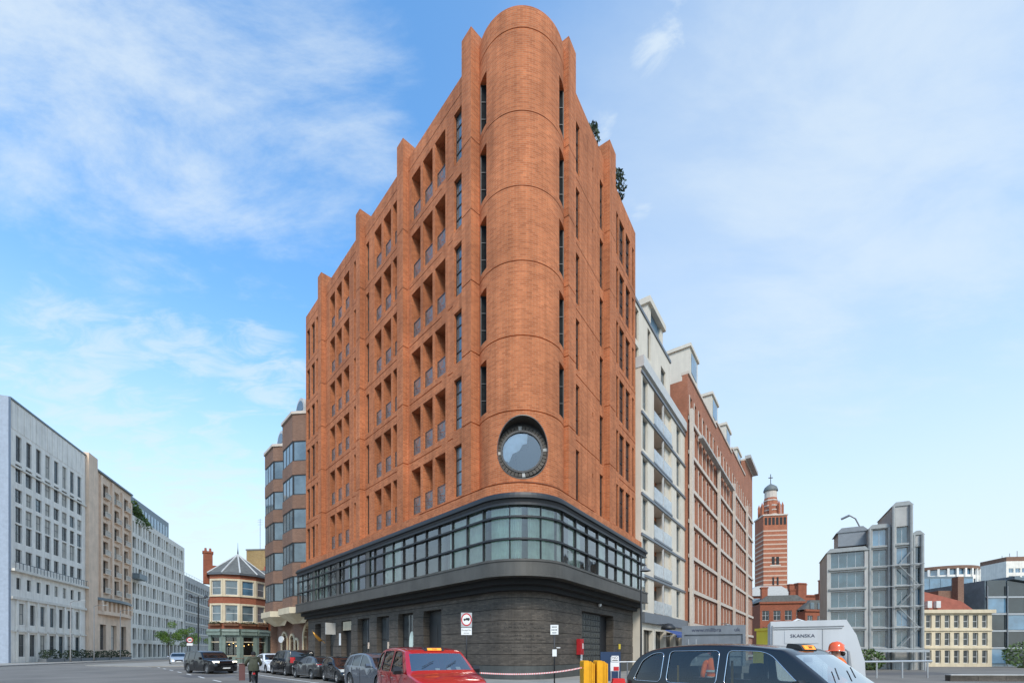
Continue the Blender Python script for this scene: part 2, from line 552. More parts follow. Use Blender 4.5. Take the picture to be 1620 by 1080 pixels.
def window(parent, x, y, z, ww, hh, rows=1, cols=1, fr='frame_dark', gl='window_glass', bar=.06, loc=(0, 0), rz=0, dark=False, single=False):
    """frame (part) with its pane (sub-part); x,z is the lower left corner, y how far back it sits"""
    key = (round(ww, 3), round(hh, 3), rows, cols, fr, gl, bar, single)
    if key not in WC:
        f = MB()
        e = .004
        f.box(e, bar, 0, .07, e, hh - e); f.box(ww - bar, ww - e, 0, .07, e, hh - e)
        f.box(bar, ww - bar, 0, .07, e, bar); f.box(bar, ww - bar, 0, .07, hh - bar, hh - e)
        for i in range(1, cols):
            c = ww * i / cols
            f.box(c - bar * .4, c + bar * .4, .003, .06, bar, hh - bar)
        for i in range(1, rows):
            c = hh * i / rows
            f.box(bar, ww - bar, -.004, .062, c - bar * .4, c + bar * .4)
        p = MB()
        p.box(bar * .7, ww - bar * .7, .035, .045, bar * .7, hh - bar * .7)
        if single:
            f.v, b = f.v + p.v, len(f.v)
            f.f += [tuple(b + i for i in q) for q in p.f]; f.m += [1] * len(p.f); f.uv += [None] * len(p.f)
            WC[key] = (f.mesh('window', [fr, gl]), None)
        else:
            WC[key] = (f.mesh('window', fr), p.mesh('pane', gl))
    a, b = WC[key]
    c, s = math.cos(rz), math.sin(rz)
    o = link('window', a, parent, (loc[0] + c * x - s * y, loc[1] + s * x + c * y, z), rz)
    if b:
        link('pane', b, o)
    return o
def leaves(mb, c, rad, n, size, mi=0, shell=.35):
    for _ in range(n):
        while True:
            v = Vector((rnd(-1, 1), rnd(-1, 1), rnd(-1, 1)))
            if v.length <= 1:
                break
        v = v.normalized() * (shell + (1 - shell) * v.length ** .6) if v.length > 0 else v
        p = Vector(c) + Vector((v.x * rad[0], v.y * rad[1], v.z * rad[2]))
        a = Vector((rnd(-1, 1), rnd(-1, 1), rnd(-1, 1))).normalized()
        b = a.cross(Vector((rnd(-1, 1), rnd(-1, 1), rnd(-1, 1)))).normalized()
        s = size * rnd(.6, 1.4)
        mb.poly((p - a * s, p + b * s * .45, p + a * s, p - b * s * .45), mi)
def textobj(s, name, size, mat_, parent, loc, rot, depth=.004, align='CENTER', sx=1):
    cu = bpy.data.curves.new(name, 'FONT')
    cu.body = s
    cu.size = size
    cu.align_x = align
    cu.align_y = 'CENTER'
    cu.extrude = depth
    cu.resolution_u = 2
    t = bpy.data.objects.new('tmp', cu)
    COL.objects.link(t)
    dg = bpy.context.evaluated_depsgraph_get()
    me = bpy.data.meshes.new_from_object(t.evaluated_get(dg))
    bpy.data.objects.remove(t)
    me.materials.clear()
    me.materials.append(M[mat_])
    o = link(name, me, parent, loc)
    o.rotation_euler = rot
    o.scale = (sx, 1, 1)
    return o
# ---------------------------------------------------------------- ground
g = MB(); g.quad((-900, -200, 0), (900, -200, 0), (900, 1600, 0), (-900, 1600, 0))
g.build('ground', 'asphalt', kind='structure')

# corner block geometry (metres, world): left street wall line and right street wall line of the piers
UL = Vector((.68, -.733)).normalized(); IL = Vector((-UL.y, UL.x))
UR = Vector((.551, .835)).normalized(); IR = Vector((-UR.y, UR.x))
OL = Vector((-22.88, 49.49)); OR = Vector((3.49, 27.93))
LL, LR = 30.0, 13.95
RZL, RZR = math.atan2(UL.y, UL.x), math.atan2(UR.y, UR.x)
C0 = Vector((.58, 28.9))
class Path:
    """left street -> rounded corner -> right street, pushed out by o metres from the pier line"""
    def __init__(s, o, r, x0=0.0, x1=LR, base=C0):
        s.r, s.base = r, base
        a = OL - IL * o; b = OR - IR * o
        den = UL.x * (-UR.y) + UR.x * UL.y
        d = b - a
        k = (d.x * (-UR.y) + UR.x * d.y) / den
        apex = a + UL * k
        aL = math.atan2(-IL.y, -IL.x); aR = math.atan2(-IR.y, -IR.x)
        while aR < aL:
            aR += 2 * math.pi
        s.aL, s.sw = aL, aR - aL
        tl = r * math.tan(s.sw / 2)
        s.pl = apex - UL * tl; s.pr = apex + UR * tl
        s.c = s.pl + IL * r
        s.p0 = a + UL * x0
        s.l1 = (s.pl - s.p0).length
        s.l2 = r * s.sw
        end = b + UR * x1
        s.l3 = (end - s.pr).length
        s.x0 = x0
        s.len = s.l1 + s.l2 + s.l3
    def at(s, t, d=0.0):
        if t <= s.l1:
            p, n = s.p0 + UL * t, -IL
        elif t <= s.l1 + s.l2:
            an = s.aL + s.sw * (t - s.l1) / s.l2
            n = Vector((math.cos(an), math.sin(an))); p = s.c + n * s.r
        else:
            p, n = s.pr + UR * (t - s.l1 - s.l2), -IR
        return p - n * d
    def P(s):
        def f(t, z, d):
            q = s.at(t, d) - s.base
            return (q.x, q.y, z)
        return f
    def breaks(s, k=18):
        return [s.l1 + s.l2 * i / k for i in range(k + 1)]
    def poly(s, d=0.0, k=14):
        return [s.at(0, d)] + [s.at(t, d) for t in s.breaks(k)] + [s.at(s.len, d)]
def sweep(path, prof, k=18, closed=True, t0=0.0, t1=None):
    """profile of (d inward, z) carried along the path"""
    mb = MB()
    t1 = path.len if t1 is None else t1
    ts = [t0] + [t for t in path.breaks(k) if t0 < t < t1] + [t1]
    P = path.P()
    n = len(prof)
    for a, b in zip(ts, ts[1:]):
        for i in range(n if closed else n - 1):
            p, q = prof[i], prof[(i + 1) % n]
            mb.quad(P(a, p[1], p[0]), P(b, p[1], p[0]), P(b, q[1], q[0]), P(a, q[1], q[0]), 0, ((a, p[1]), (b, p[1]), (b, q[1] + .01), (a, q[1] + .01)))
    if closed:
        mb.poly([P(ts[0], p[1], p[0]) for p in prof])
        mb.poly([P(ts[-1], p[1], p[0]) for p in prof][::-1])
    return mb

# pavement round the corner block, with kerb
pv = Path(3.4, 6.0, -60, 60, Vector((0, 0)))
pl = [tuple(p) for p in pv.poly()] + [(30, 110), (-60, 110)]
m = MB(); m.prism([(p[0], p[1]) for p in pl], 0, .115)
pav = m.build('pavement', 'paving', kind='structure')
kb = sweep(pv, [(-.16, 0), (-.16, .118), (-.145, .13), (0.0, .13), (0.0, 0)])
kb.build('kerb', 'kerb_stone', kind='structure')
# pavement in front of the left-hand row
A0 = Vector((-71.4, 64.7)); UA = Vector((-.347, .938)).normalized(); IA = Vector((-UA.y, UA.x)); RZA = math.atan2(UA.y, UA.x)
def along(o, u, i, x, y):
    p = o + u * x + i * y
    return (p.x, p.y)
m = MB(); m.prism([along(A0, UA, IA, -60, -7), along(A0, UA, IA, 160, -7), along(A0, UA, IA, 160, 12), along(A0, UA, IA, -60, 12)], 0, .12)
m.build('pavement', 'paving', kind='structure')
m = MB(); m.prism([along(A0, UA, IA, -60, -7.18), along(A0, UA, IA, 160, -7.18), along(A0, UA, IA, 160, -7.004), along(A0, UA, IA, -60, -7.004)], 0, .14)
m.build('kerb', 'kerb_stone', kind='structure')
# pavement in front of the pub
m = MB(); m.prism([(-52, 55.5), (-41, 51.5), (-33, 55), (-33, 110), (-75, 140)], 0, .11); m.build('pavement', 'paving', kind='structure')
# painted lane markings
dash = MB(); dash.box(-1.1, 1.1, -.06, .06, .002, .006)
dm = dash.mesh('lane_marking', 'road_paint')
for i in range(9):
    p = Vector((-9.5, 23.4)) + Vector((-.68, .733)) * (5.2 * i)
    link('lane_marking', dm, None, (p.x - 4.6, p.y, .002), RZL, kind='structure')
m = MB(); m.box(-30, 12, -.05, .05, .002, .006)
q = OL - IL * 7.6 + UL * 20
m.build('lane_marking', 'road_paint', None, (q.x, q.y, .002), RZL, kind='structure')

for (x, y, a_, b_, rz) in ((-30, 45, 3.2, 1.1, .4), (-22, 33, 2.2, 1.5, -.8), (-48, 58, 5, 1.4, .2), (-15, 27.5, 4.0, .7, RZL), (30, 36, 6, 2, .1)):
    m = MB(); m.box(-a_, a_, -b_, b_, .001, .004); m.build('road_patch', 'road_patch', None, (x, y, 0), rz, kind='structure')
for (x, y) in ((-19.5, 31.5), (-33, 44), (-40, 50)):
    m = MB(); m.lathe([(.36, .006), (0, .006)], 20); m.build('manhole_cover', 'pipe_grey', None, (x, y, 0), 0, kind='structure')

# ---------------------------------------------------------------- the corner block
T = thing('corner_apartment_block', 'tall orange brick apartment block with rounded corner, round window and black glazed band', 'building', (C0.x, C0.y, 0))
ZB, ZR = 10.5, 38.3                     # brick starts / parapet top
FL = [11.6 + 4.3 * k for k in range(6)]
lL = OL - C0; lR = OR - C0
REC = .45
def frameP(o, u, i, y):
    return lambda t, z, d: ((o + u * t + i * (y + d)).x, (o + u * t + i * (y + d)).y, z)
WH = [(f + .1, f + 3.4) for f in FL]
groove = lambda a, b, z: (a, b, z, z + .06, .07, True, 0)

# left street front
P1, P2, P3, P4 = (29.05, 30.0), (20.95, 21.85), (13.75, 14.55), (4.8, 5.7)
trip = [((22.3, 23.54), (23.86, 25.10), (25.40, 26.64)), ((16.35, 17.59), (17.95, 19.19), (19.5, 20.74)), ((6.8, 8.04), (8.42, 9.66), (10.1, 11.34))]
slits = [(14.8, 15.35), (12.36, 12.99)]
tall = (27.62, 28.48)
end3 = [(.35, 1.2), (1.7, 2.65), (3.1, 3.95)]
holes = []
for (a, b) in WH:
    for t3 in trip:
        for (x, y) in t3:
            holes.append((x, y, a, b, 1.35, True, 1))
    for s_ in slits:
        holes.append((*s_, a, b, .24, False, 0))
    holes.append((*tall, a, b, .26, False, 0))
    for e_ in end3:
        holes.append((*e_, a, b, .28, False, 0))
    z = a - .42
    if z > ZB + 1:
        for (x, y) in ((26.9, 27.5), (28.46, 29.05), (22.0, 26.2), (14.55, 20.3), (5.7, 11.6), (12.0, 13.75), (0, 4.8)):
            holes.append(groove(x, y, z))
for z in (37.25,):
    for (x, y) in ((0, 4.8), (5.7, 13.75), (14.55, 20.95), (21.85, 29.05)):
        holes.append(groove(x, y, z))
for (a, b) in WH:                       # the stepped joint round each group of three
    for (x, y) in ((26.9, 26.95), (11.85, 11.9), (16.0, 16.05)):
        holes.append((x, y, a - .42, b - .6, .05, True, 0))
mb = MB()
wall(mb, frameP(lL, UL, IL, REC), 0, P1[0] + .3, ZB + .35, ZR, holes)
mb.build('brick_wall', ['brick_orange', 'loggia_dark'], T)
mb = MB()                                # coping: parapet top and back
o = lambda x, y, z: ((lL + UL * x + IL * y).x, (lL + UL * x + IL * y).y, z)
mb.quad(o(0, REC, ZR), o(29.4, REC, ZR), o(29.4, REC + .4, ZR), o(0, REC + .4, ZR))
mb.quad(o(0, REC + .4, ZR), o(29.4, REC + .4, ZR), o(29.4, REC + .4, ZR - 1.2), o(0, REC + .4, ZR - 1.2))
mb.quad(o(0, REC, ZR), o(0, 14, ZR), o(0, 14, ZB), o(0, REC, ZB))
mb.build('parapet', 'brick_orange', T)
def pier(org, u, i, a, b, zt, dep=1.5, name='pier'):
    mb = MB()
    P = lambda t, z, d: ((org + u * t + i * d).x, (org + u * t + i * d).y, z)
    hs_ = [(a, b, f - .32, f - .26, .06, True, 0) for f in FL[1:]]
    wall(mb, P, a, b, ZB + .35, zt, hs_)
    for x, sg in ((a, 1), (b, -1)):
        Q = (lambda t, z, d, x=x, sg=sg: ((org + u * (x + sg * d) + i * t).x, (org + u * (x + sg * d) + i * t).y, z))
        wall(mb, Q, 0, dep, ZB + .35, zt, [(0, dep, f - .32, f - .26, .06, True, 0) for f in FL[1:]])
    mb.quad(P(a, zt, 0), P(b, zt, 0), P(b, zt, dep), P(a, zt, dep))
    mb.quad(P(a, zt, dep), P(b, zt, dep), P(b, ZR - 1, dep), P(a, ZR - 1, dep))
    return mb.build(name, 'brick_orange', T)
pier(lL, UL, IL, *P1, 39.5, 3.0)
for p in (P2, P3, P4):
    pier(lL, UL, IL, *p, 39.5)
# right street front
Q1, Q2 = (0.0, 1.0), (6.77, 8.0)
rs = [(1.80, 2.50), (5.95, 6.60)]
rs2 = [(9.3, 9.75), (13.1, 13.55)]
rw = [(10.0, 11.1), (11.48, 12.57)]
holes = []
for (a, b) in WH:
    for s_ in rs:
        holes.append((*s_, a - (.0 if s_[0] < 5 else .55), b - (0 if s_[0] < 5 else .3), .20, False, 0))
    for s_ in rs2:
        holes.append((*s_, a, b, .20, False, 0))
    for s_ in rw:
        holes.append((*s_, a, b, .22, False, 0))
    if a - .42 > ZB + 1:
        holes.append(groove(1.0, 6.0, a - .42)); holes.append(groove(8.0, 9.0, a - .42)); holes.append(groove(9.9, LR, a - .42))
    holes.append((4.62, 4.76, a + 2.3, a + 2.6, .12, True, 1))
holes += [(3.78, 3.83, 11.6, 37.0, .05, True, 0), (5.18, 5.23, 11.6, 37.0, .05, True, 0)]
mb = MB()
wall(mb, frameP(lR, UR, IR, REC), Q1[1] - .3, LR, ZB + .35, ZR, holes)
mb.build('brick_wall', ['brick_orange', 'loggia_dark'], T)
mb = MB()
o = lambda x, y, z: ((lR + UR * x + IR * y).x, (lR + UR * x + IR * y).y, z)
mb.quad(o(.4, REC, ZR), o(LR, REC, ZR), o(LR, REC + .4, ZR), o(.4, REC + .4, ZR))
mb.quad(o(.4, REC + .4, ZR), o(LR, REC + .4, ZR), o(LR, REC + .4, ZR - 1.2), o(.4, REC + .4, ZR - 1.2))
mb.quad(o(LR, REC, ZR), o(LR, 14, ZR), o(LR, 14, ZB), o(LR, REC, ZB))
mb.build('parapet', 'brick_orange', T)
pier(lR, UR, IR, *Q1, 39.5, 3.0)
pier(lR, UR, IR, *Q2, 39.5)
# windows and balcony fronts
bal = MB()
bw_ = 1.236
bal.quad((0, 0, .05), (bw_, 0, .05), (bw_, 0, 1.28), (0, 0, 1.28))
bal_m = bal.mesh('balcony_panel', 'perforated_metal')
br = MB()
br.box(-.004, bw_ + .004, -.025, .025, 1.28, 1.33); br.box(-.004, bw_ + .004, -.02, .02, 0.01, .05)
br.box(0, .03, -.02, .02, .05, 1.28); br.box(bw_ - .03, bw_, -.02, .02, .05, 1.28)
br_m = br.mesh('balcony_front', 'lattice_metal')
LO = (lL.x, lL.y); RO = (lR.x, lR.y)
for (a, b) in WH:
    for t3 in trip:
        for (x, y) in t3:
            p = lL + UL * (x + .002) + IL * (REC + .22)
            bo = link('balcony_front', br_m, T, (p.x, p.y, a), RZL)
            link('balcony_panel', bal_m, bo)
            window(T, x + .02, REC + 1.30, a + .02, y - x - .04, b - a - .3, 1, 1, loc=LO, rz=RZL)
    for s_ in slits + end3:
        window(T, s_[0], REC + .17, a, s_[1] - s_[0], b - a, 3, 1 if s_[1] - s_[0] < .7 else 2, loc=LO, rz=RZL, bar=.05)
    window(T, tall[0], REC + .18, a, tall[1] - tall[0], b - a, 4, 1, loc=LO, rz=RZL, bar=.07, gl='window_glass_pale')
    for s_ in rs:
        z0 = a - (.0 if s_[0] < 5 else .55); z1 = b - (0 if s_[0] < 5 else .3)
        window(T, s_[0], REC + .12, z0, s_[1] - s_[0], z1 - z0, 3, 1, loc=RO, rz=RZR, bar=.05)
    for s_ in rs2:
        window(T, s_[0], REC + .12, a, s_[1] - s_[0], b - a, 3, 1, loc=RO, rz=RZR, bar=.05)
    for s_ in rw:
        window(T, s_[0], REC + .14, a, s_[1] - s_[0], b - a, 3, 2, loc=RO, rz=RZR, bar=.06)

# the rounded corner: a brick drum with a round window
RD = 2.75
AF = -math.pi / 2 + .02                # faces the junction
TH0, TH1 = R(-112), R(112)
def drum(t, z, d):
    a = AF + t / RD
    return ((RD - d) * math.cos(a), (RD - d) * math.sin(a), z)
OZ, OA, OB, OS = 13.5, 1.52, 1.80, 2.05
SLOT = {-1: (51, 67), 1: (54, 71)}
holes = []
for k, (a, b) in enumerate(WH):
    if k:
        holes.append((RD * R(-SLOT[-1][1]), RD * R(-SLOT[-1][0]), a, b - .15, .0, False, 0))
        holes.append((RD * R(SLOT[1][0]), RD * R(SLOT[1][1]), a, b - .15, .0, False, 0))
        holes.append((RD * TH0, RD * TH1, a - .42, a - .36, .07, True, 0)) if a - .36 > OZ + OS else None
holes.append((-OS, OS, OZ - OS, OZ + OS, 0, False, 0))
holes.append((RD * TH0, RD * TH1, 37.55, 37.61, .08, True, 0))
mb = MB()
tb = [RD * (TH0 + (TH1 - TH0) * i / 60) for i in range(61)]
wall(mb, drum, RD * TH0, RD * TH1, 11.2, 38.85, holes, tbreaks=tb)
NS = 72
def sqpt(a):
    c, s = math.cos(a), math.sin(a)
    k = OS / max(abs(c), abs(s))
    return (k * c, k * s)
for i in range(NS):
    a0, a1 = 2 * math.pi * i / NS, 2 * math.pi * (i + 1) / NS
    for j in range(4):
        q = []
        for (a, f) in ((a0, j / 4), (a1, j / 4), (a1, (j + 1) / 4), (a0, (j + 1) / 4)):
            s_ = sqpt(a)
            q.append((OA * math.cos(a) * (1 - f) + s_[0] * f, OZ + OB * math.sin(a) * (1 - f) + s_[1] * f))
        mb.poly([drum(x, z, 0) for x, z in q], 0, q)
ring = [drum(t, 38.85, 0) for t in tb]; ring2 = [drum(t, 38.85, .45) for t in tb]
for i in range(60):
    mb.quad(ring[i], ring[i + 1], ring2[i + 1], ring2[i])
    mb.quad(ring2[i], ring2[i + 1], drum(tb[i + 1], 37, .45), drum(tb[i], 37, .45))
dr = mb.build('brick_drum', 'brick_orange', T, smooth=30)
# soldier course stain at the foot of the drum
mb = MB()
wall(mb, lambda t, z, d: drum(t, z, d - .03), RD * R(-62), RD * R(62), 11.25, 11.52, [], tbreaks=tb)
mb.build('soldier_course', 'brick_stain', dr, smooth=30)
for k, (a, b) in enumerate(WH):
    if k:
        for sg in (-1, 1):              # flat dark slot window set back where the drum meets the pier
            SA, SB = SLOT[sg]
            an = [AF + sg * R(SA + (SB - SA) * i / 4) for i in range(5)]
            arc = [(RD * math.cos(t), RD * math.sin(t)) for t in an]
            yb = arc[-1][1] + .12
            m = MB()
            for zz in (a, b - .15):
                m.poly([(x, y, zz) for x, y in arc] + [(arc[-1][0], yb, zz), (arc[0][0], yb, zz)])
            m.quad((*arc[0], a), (*arc[0], b - .15), (arc[0][0], yb, b - .15), (arc[0][0], yb, a))
            m.quad((*arc[-1], a), (*arc[-1], b - .15), (arc[-1][0], yb, b - .15), (arc[-1][0], yb, a))
            m.build('slot_reveal', 'brick_orange', dr)
            x0 = min(arc[0][0], arc[-1][0]); w_ = abs(arc[0][0] - arc[-1][0])
            window(T, x0 + .004, yb - .07, a + .004, w_ - .008, b - a - .158, 3, 1, bar=.05, gl='slot_glass')
# round window: scoop, ring of dark stone voussoirs, glass
oc = link('round_window', None, T, (0, 0, OZ))
OY = -RD + .75
mb = MB()
RI = 1.55
for i in range(NS):
    a0, a1 = 2 * math.pi * i / NS, 2 * math.pi * (i + 1) / NS
    q0 = drum(OA * math.cos(a0), OB * math.sin(a0), -.02); q1 = drum(OA * math.cos(a1), OB * math.sin(a1), -.02)
    r0 = drum((OA + .05) * math.cos(a0), (OB + .05) * math.sin(a0), -.02); r1 = drum((OA + .05) * math.cos(a1), (OB + .05) * math.sin(a1), -.02)
    p0 = (OA * math.cos(a0), OY + .02, OB * .97 * math.sin(a0)); p1 = (OA * math.cos(a1), OY + .02, OB * .97 * math.sin(a1))
    mb.quad(q0, q1, p1, p0)
    mb.quad(r0, r1, q1, q0)
mb.build('scoop', 'metal_fascia', oc, smooth=40)
mb = MB()
mb.lathe([(1.82, .01), (1.46, .0)], 64, axis='y', c=(0, OY + .03, 0))
mb.build('back_plate', 'metal_black', oc)
for i in range(40):
    mb = MB()
    a0, a1 = 2 * math.pi * i / 40 + .012, 2 * math.pi * (i + 1) / 40 - .012
    light = i % 10 in (0,)
    pts = [(1.24 * math.cos(a0), 1.24 * math.sin(a0)), (1.5 * math.cos(a0), 1.5 * math.sin(a0)), (1.5 * math.cos(a1), 1.5 * math.sin(a1)), (1.24 * math.cos(a1), 1.24 * math.sin(a1))]
    mb.prism_y(pts, OY - .12, OY + .02)
    mb.build('voussoir', 'grey_concrete' if light else 'brick_dark', oc)
mb = MB(); mb.lathe([(1.25, -.16), (1.14, -.16), (1.14, .05), (1.25, .05)], 64, axis='y', c=(0, OY, 0))
mb.build('frame', 'metal_black', oc, smooth=40)
mb = MB(); mb.poly([(1.15 * math.cos(2 * math.pi * i / 64), OY - .06, 1.15 * math.sin(2 * math.pi * i / 64)) for i in range(64)])
mb.build('pane', 'glass_oculus', oc)
# the room behind the round window
mb = MB()
y0, y1 = OY + .05, OY + 3.2
mb.quad((-1.6, y1, -1.6), (1.6, y1, -1.6), (1.6, y1, 1.9), (-1.6, y1, 1.9))
mb.quad((-1.6, y0, 1.9), (1.6, y0, 1.9), (1.6, y1, 1.9), (-1.6, y1, 1.9))
mb.quad((-1.6, y0, -1.6), (-1.6, y1, -1.6), (-1.6, y1, 1.9), (-1.6, y0, 1.9))
mb.quad((1.6, y0, -1.6), (1.6, y1, -1.6), (1.6, y1, 1.9), (1.6, y0, 1.9))
mb.build('room', 'interior_grey', oc)
mb = MB(); mb.box(-.2, 1.1, OY + .35, OY + .9, -1.5, .35); mb.box(.35, 1.2, OY + .4, OY + 1.0, .35, .85)
mb.build('dark_reflection_shape', 'interior_dark', oc)  # added dark blocks standing in for reflected silhouettes at the pane's lower right
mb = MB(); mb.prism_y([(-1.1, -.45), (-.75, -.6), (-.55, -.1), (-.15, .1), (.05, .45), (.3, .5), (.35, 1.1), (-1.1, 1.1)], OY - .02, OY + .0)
mb.build('sky_reflection_shape', 'reflection_white', oc)  # added pale sheet imitating the sky's reflection in the upper left pane
mb = MB(); mb.tube([(-.95, OY + .3, -.15), (-.35, OY + .55, .05)], .14, 10); mb.tube([(-.35, OY + .6, -.1), (-.2, OY + .6, -1.4)], .03, 6)
mb.build('telescope', 'interior_dark', oc)

# brick base course, following the rounded corner, and flat cap
pb = Path(.10, 3.0)
mb = sweep(pb, [(.6, ZB - .02), (.0, ZB - .02), (.0, ZB + .72), (.6, ZB + .80)], closed=False)
mb.build('brick_base', 'brick_orange', T, smooth=30)
roof = MB()
pr = Path(-REC - .2, 2.2, 0, LR)
pts = [(p - C0) for p in pr.poly()]
bk = [OR + UR * LR + IR * 13 - C0, OL + IL * 13 - C0]
for zz in (ZB + .72, 37.2):
    roof.poly([(p.x, p.y, zz) for p in pts + bk])
roof.poly([(bk[0].x, bk[0].y, 37.2), (bk[1].x, bk[1].y, 37.2), (bk[1].x, bk[1].y, 0), (bk[0].x, bk[0].y, 0)])
roof.build('roof', 'roof_flat', T)
cap = MB(); pc = Path(.08, 3.0, 24, 4)
cap.poly([((p - C0).x, (p - C0).y, ZB + .79) for p in pc.poly()] + [(0, 0, ZB + .79)])
cap.build('ledge', 'brick_orange', T)

# black glazed band
GO = .42
pg = Path(GO, 2.95)
cn = Path(GO + .22, 3.1)
mb = sweep(cn, [(.75, 10.49), (.14, 10.49), (.10, 10.34), (.0, 10.30), (.0, 10.16), (.12, 10.12), (.16, 9.98), (.10, 9.92), (.10, 9.80), (.75, 9.80)])
mb.build('cornice', 'metal_black', T, smooth=25)
fs = Path(GO + .24, 3.1)
mb = sweep(fs, [(1.0, 6.82), (.0, 6.82), (.0, 6.70), (.05, 6.68), (.05, 5.98), (-.02, 5.96), (-.02, 5.88), (1.0, 5.88)])
mb.build('fascia', 'metal_fascia', T, smooth=25)
mb = sweep(Path(GO - .35, 2.7), [(2.2, 5.9), (.0, 5.9), (.0, 5.55), (.35, 5.50), (.35, 5.25), (2.2, 5.25)])
mb.build('soffit', 'soffit_black', T, smooth=25)
# panes: left straight, curve, right straight
rows = [(6.84, 7.94), (7.98, 9.16), (9.20, 9.80)]
nl = 21; nr = 9
tl = [pg.l1 * i / nl for i in range(nl + 1)]
tcur = [pg.l1 + pg.l2 * i / 3 for i in range(1, 4)]
tr_ = [pg.l1 + pg.l2 + pg.l3 * i / nr for i in range(1, nr + 1)]
tt = tl + tcur + tr_
Pg = pg.P()
cols_l = {0, 4, 8, 12, 16}
gb = link('glazed_band', None, T)
for k in range(len(tt) - 1):
    a, b = tt[k], tt[k + 1]
    solid = (k % 4 == 3 and k < 15) or k == len(tt) - 2 or k == 0
    for (c, d_) in rows:
        mb = MB()
        sg = [a] + [t for t in pg.breaks(18) if a + .01 < t < b - .01] + [b]
        if solid:
            mid = a + (b - a) * .45
            sg = [a, mid, b]
        for x, y in zip(sg, sg[1:]):
            tilt = rnd(-.012, .012)
            if solid and x == a and k < 15:
                mb.quad(Pg(x, c, .0), Pg(y, c, .0), Pg(y, d_, .0), Pg(x, d_, .0), 1)
            else:
                mb.quad(Pg(x, c, .08 + tilt), Pg(y, c, .08 - tilt), Pg(y, d_, .08 - tilt), Pg(x, d_, .08 + tilt))
        mb.build('pane', ['glass_band', 'metal_fascia'], gb, smooth=True)
    p = pg.at(a) - C0
    q = pg.at(a + .01) - C0
    mb = MB(); mb.box(-.025, .025, -.02, .12, 6.8, 9.82)
    mb.build('mullion', 'metal_black', gb, (p.x, p.y, 0), math.atan2(q.y - p.y, q.x - p.x))
for z in (7.96, 9.18):
    mb = sweep(Path(GO + .10, 3.02), [(.2, z - .05), (.0, z - .05), (.0, z + .05), (.2, z + .05)])
    mb.build('rail', 'metal_black', gb, smooth=25)
# rooms behind the glass
mb = sweep(Path(GO - 3.2, 1.2, 0.5, LR - .5), [(0, 6.8), (0, 9.85)], closed=False)
mb.build('room_wall', 'interior_grey', T)
for zz, mm in ((6.83, 'interior_dark'), (9.86, 'interior_grey')):
    mb = MB()
    a_ = Path(GO - .2, 2.6, .2, LR - .2).poly(); b_ = Path(GO - 3.4, 1.2, .2, LR - .2).poly()
    for i in range(len(a_) - 1):
        mb.quad(*[((p - C0).x, (p - C0).y, zz) for p in (a_[i], a_[i + 1], b_[i + 1], b_[i])])
    mb.build('room_floor' if zz < 8 else 'room_ceiling', mm, T)
pcur = Path(GO - .35, 2.6)
Pc = pcur.P()
t = .6
ci = 0
while t < pcur.len - 1.2:
    w_ = rnd(.7, 1.9)
    dens = .95 if t > pcur.l1 - 5 and t < pcur.l1 + pcur.l2 + 1 else .6
    if random.random() < dens:
        mb = MB()
        n = int(w_ / .055)
        for i in range(n):
            x, y = t + w_ * i / n, t + w_ * (i + 1) / n
            mb.quad(Pc(x, 6.86, .05 * (i % 2)), Pc(y, 6.86, .05 * ((i + 1) % 2)), Pc(y, 9.82, .05 * ((i + 1) % 2)), Pc(x, 9.82, .05 * (i % 2)))
        mb.build('curtain', 'curtain_pale', T)
    t += w_ + rnd(.1, .7)
for t in [pg.l1 * k / 6 for k in range(1, 6)] + [pg.l1 + pg.l2 * .62, pg.l1 + pg.l2 + 4, pg.l1 + pg.l2 + 8]:
    p = pg.at(t, 1.0) - C0
    mb = MB(); mb.lathe([(.22, 6.83), (.22, 9.85)], 14)
    mb.build('column', 'interior_grey', T, (p.x, p.y, 0), smooth=True)

# dark stone street level, course by course
ps = Path(-.70, 2.3)
Ps = ps.P()
so = [(2.1, 3.75), (5.2, 6.95), (9.0, 11.2), (12.6, 14.9), (16.3, 18.4), (19.9, 22.1), (23.55, 25.8)]
tR = lambda x: ps.l1 + ps.l2 + ((OR + UR * x + IR * .7) - ps.pr).dot(UR)
do = (tR(3.4), tR(9.3))
oh = [(a, b, .118, 4.65, .6, False, 0) for a, b in so] + [(do[0], do[1], .118, 4.55, .9, False, 0)]
gf = link('street_level', None, T)
zc_ = [.12] + [.93 + .66 * k for k in range(7)] + [5.5]
for k in range(len(zc_) - 1):
    c, d_ = zc_[k] + (.014 if k else 0), zc_[k + 1] - .014
    j = .012 * ((k * 7) % 3)
    Pk = lambda t, z, d, j=j: Ps(t, z, d - j)
    cuts = sorted([0, ps.l1 - .02, ps.l1 + ps.l2 + .02, ps.len] + ([x for ab in so for x in ab] + list(do) if zc_[k] < 4.5 else [9.5, 19.0, tR(6.4)]))
    for x0_, x1_ in zip(cuts, cuts[1:]):
        xm_ = (x0_ + x1_) / 2
        if d_ <= 4.66 and any(a_ < xm_ < b_ for a_, b_ in list(so) + [do]):
            continue
        mb = MB()
        e_ = .008
        wall(mb, Pk, x0_ + e_, x1_ - e_, c, d_, [h_ for h_ in oh if h_[2] < d_ and h_[3] > c] if zc_[k] >= 4 else [], tbreaks=ps.breaks(20))
        for x_ in (x0_ + e_, x1_ - e_):
            dd = .6 if zc_[k] < 4.5 and any(abs(x_ - v) < .05 for ab in list(so) + [do] for v in ab) else .05
            mb.quad(Pk(x_, c, 0), Pk(x_, d_, 0), Pk(x_, d_, dd), Pk(x_, c, dd), 0, ((0, c), (0, d_), (dd, d_), (dd, c)))
        if mb.f:
            mb.build('stone_block', 'plinth_stone' if k == 0 else 'brick_dark', gf, smooth=30)
mb = MB()
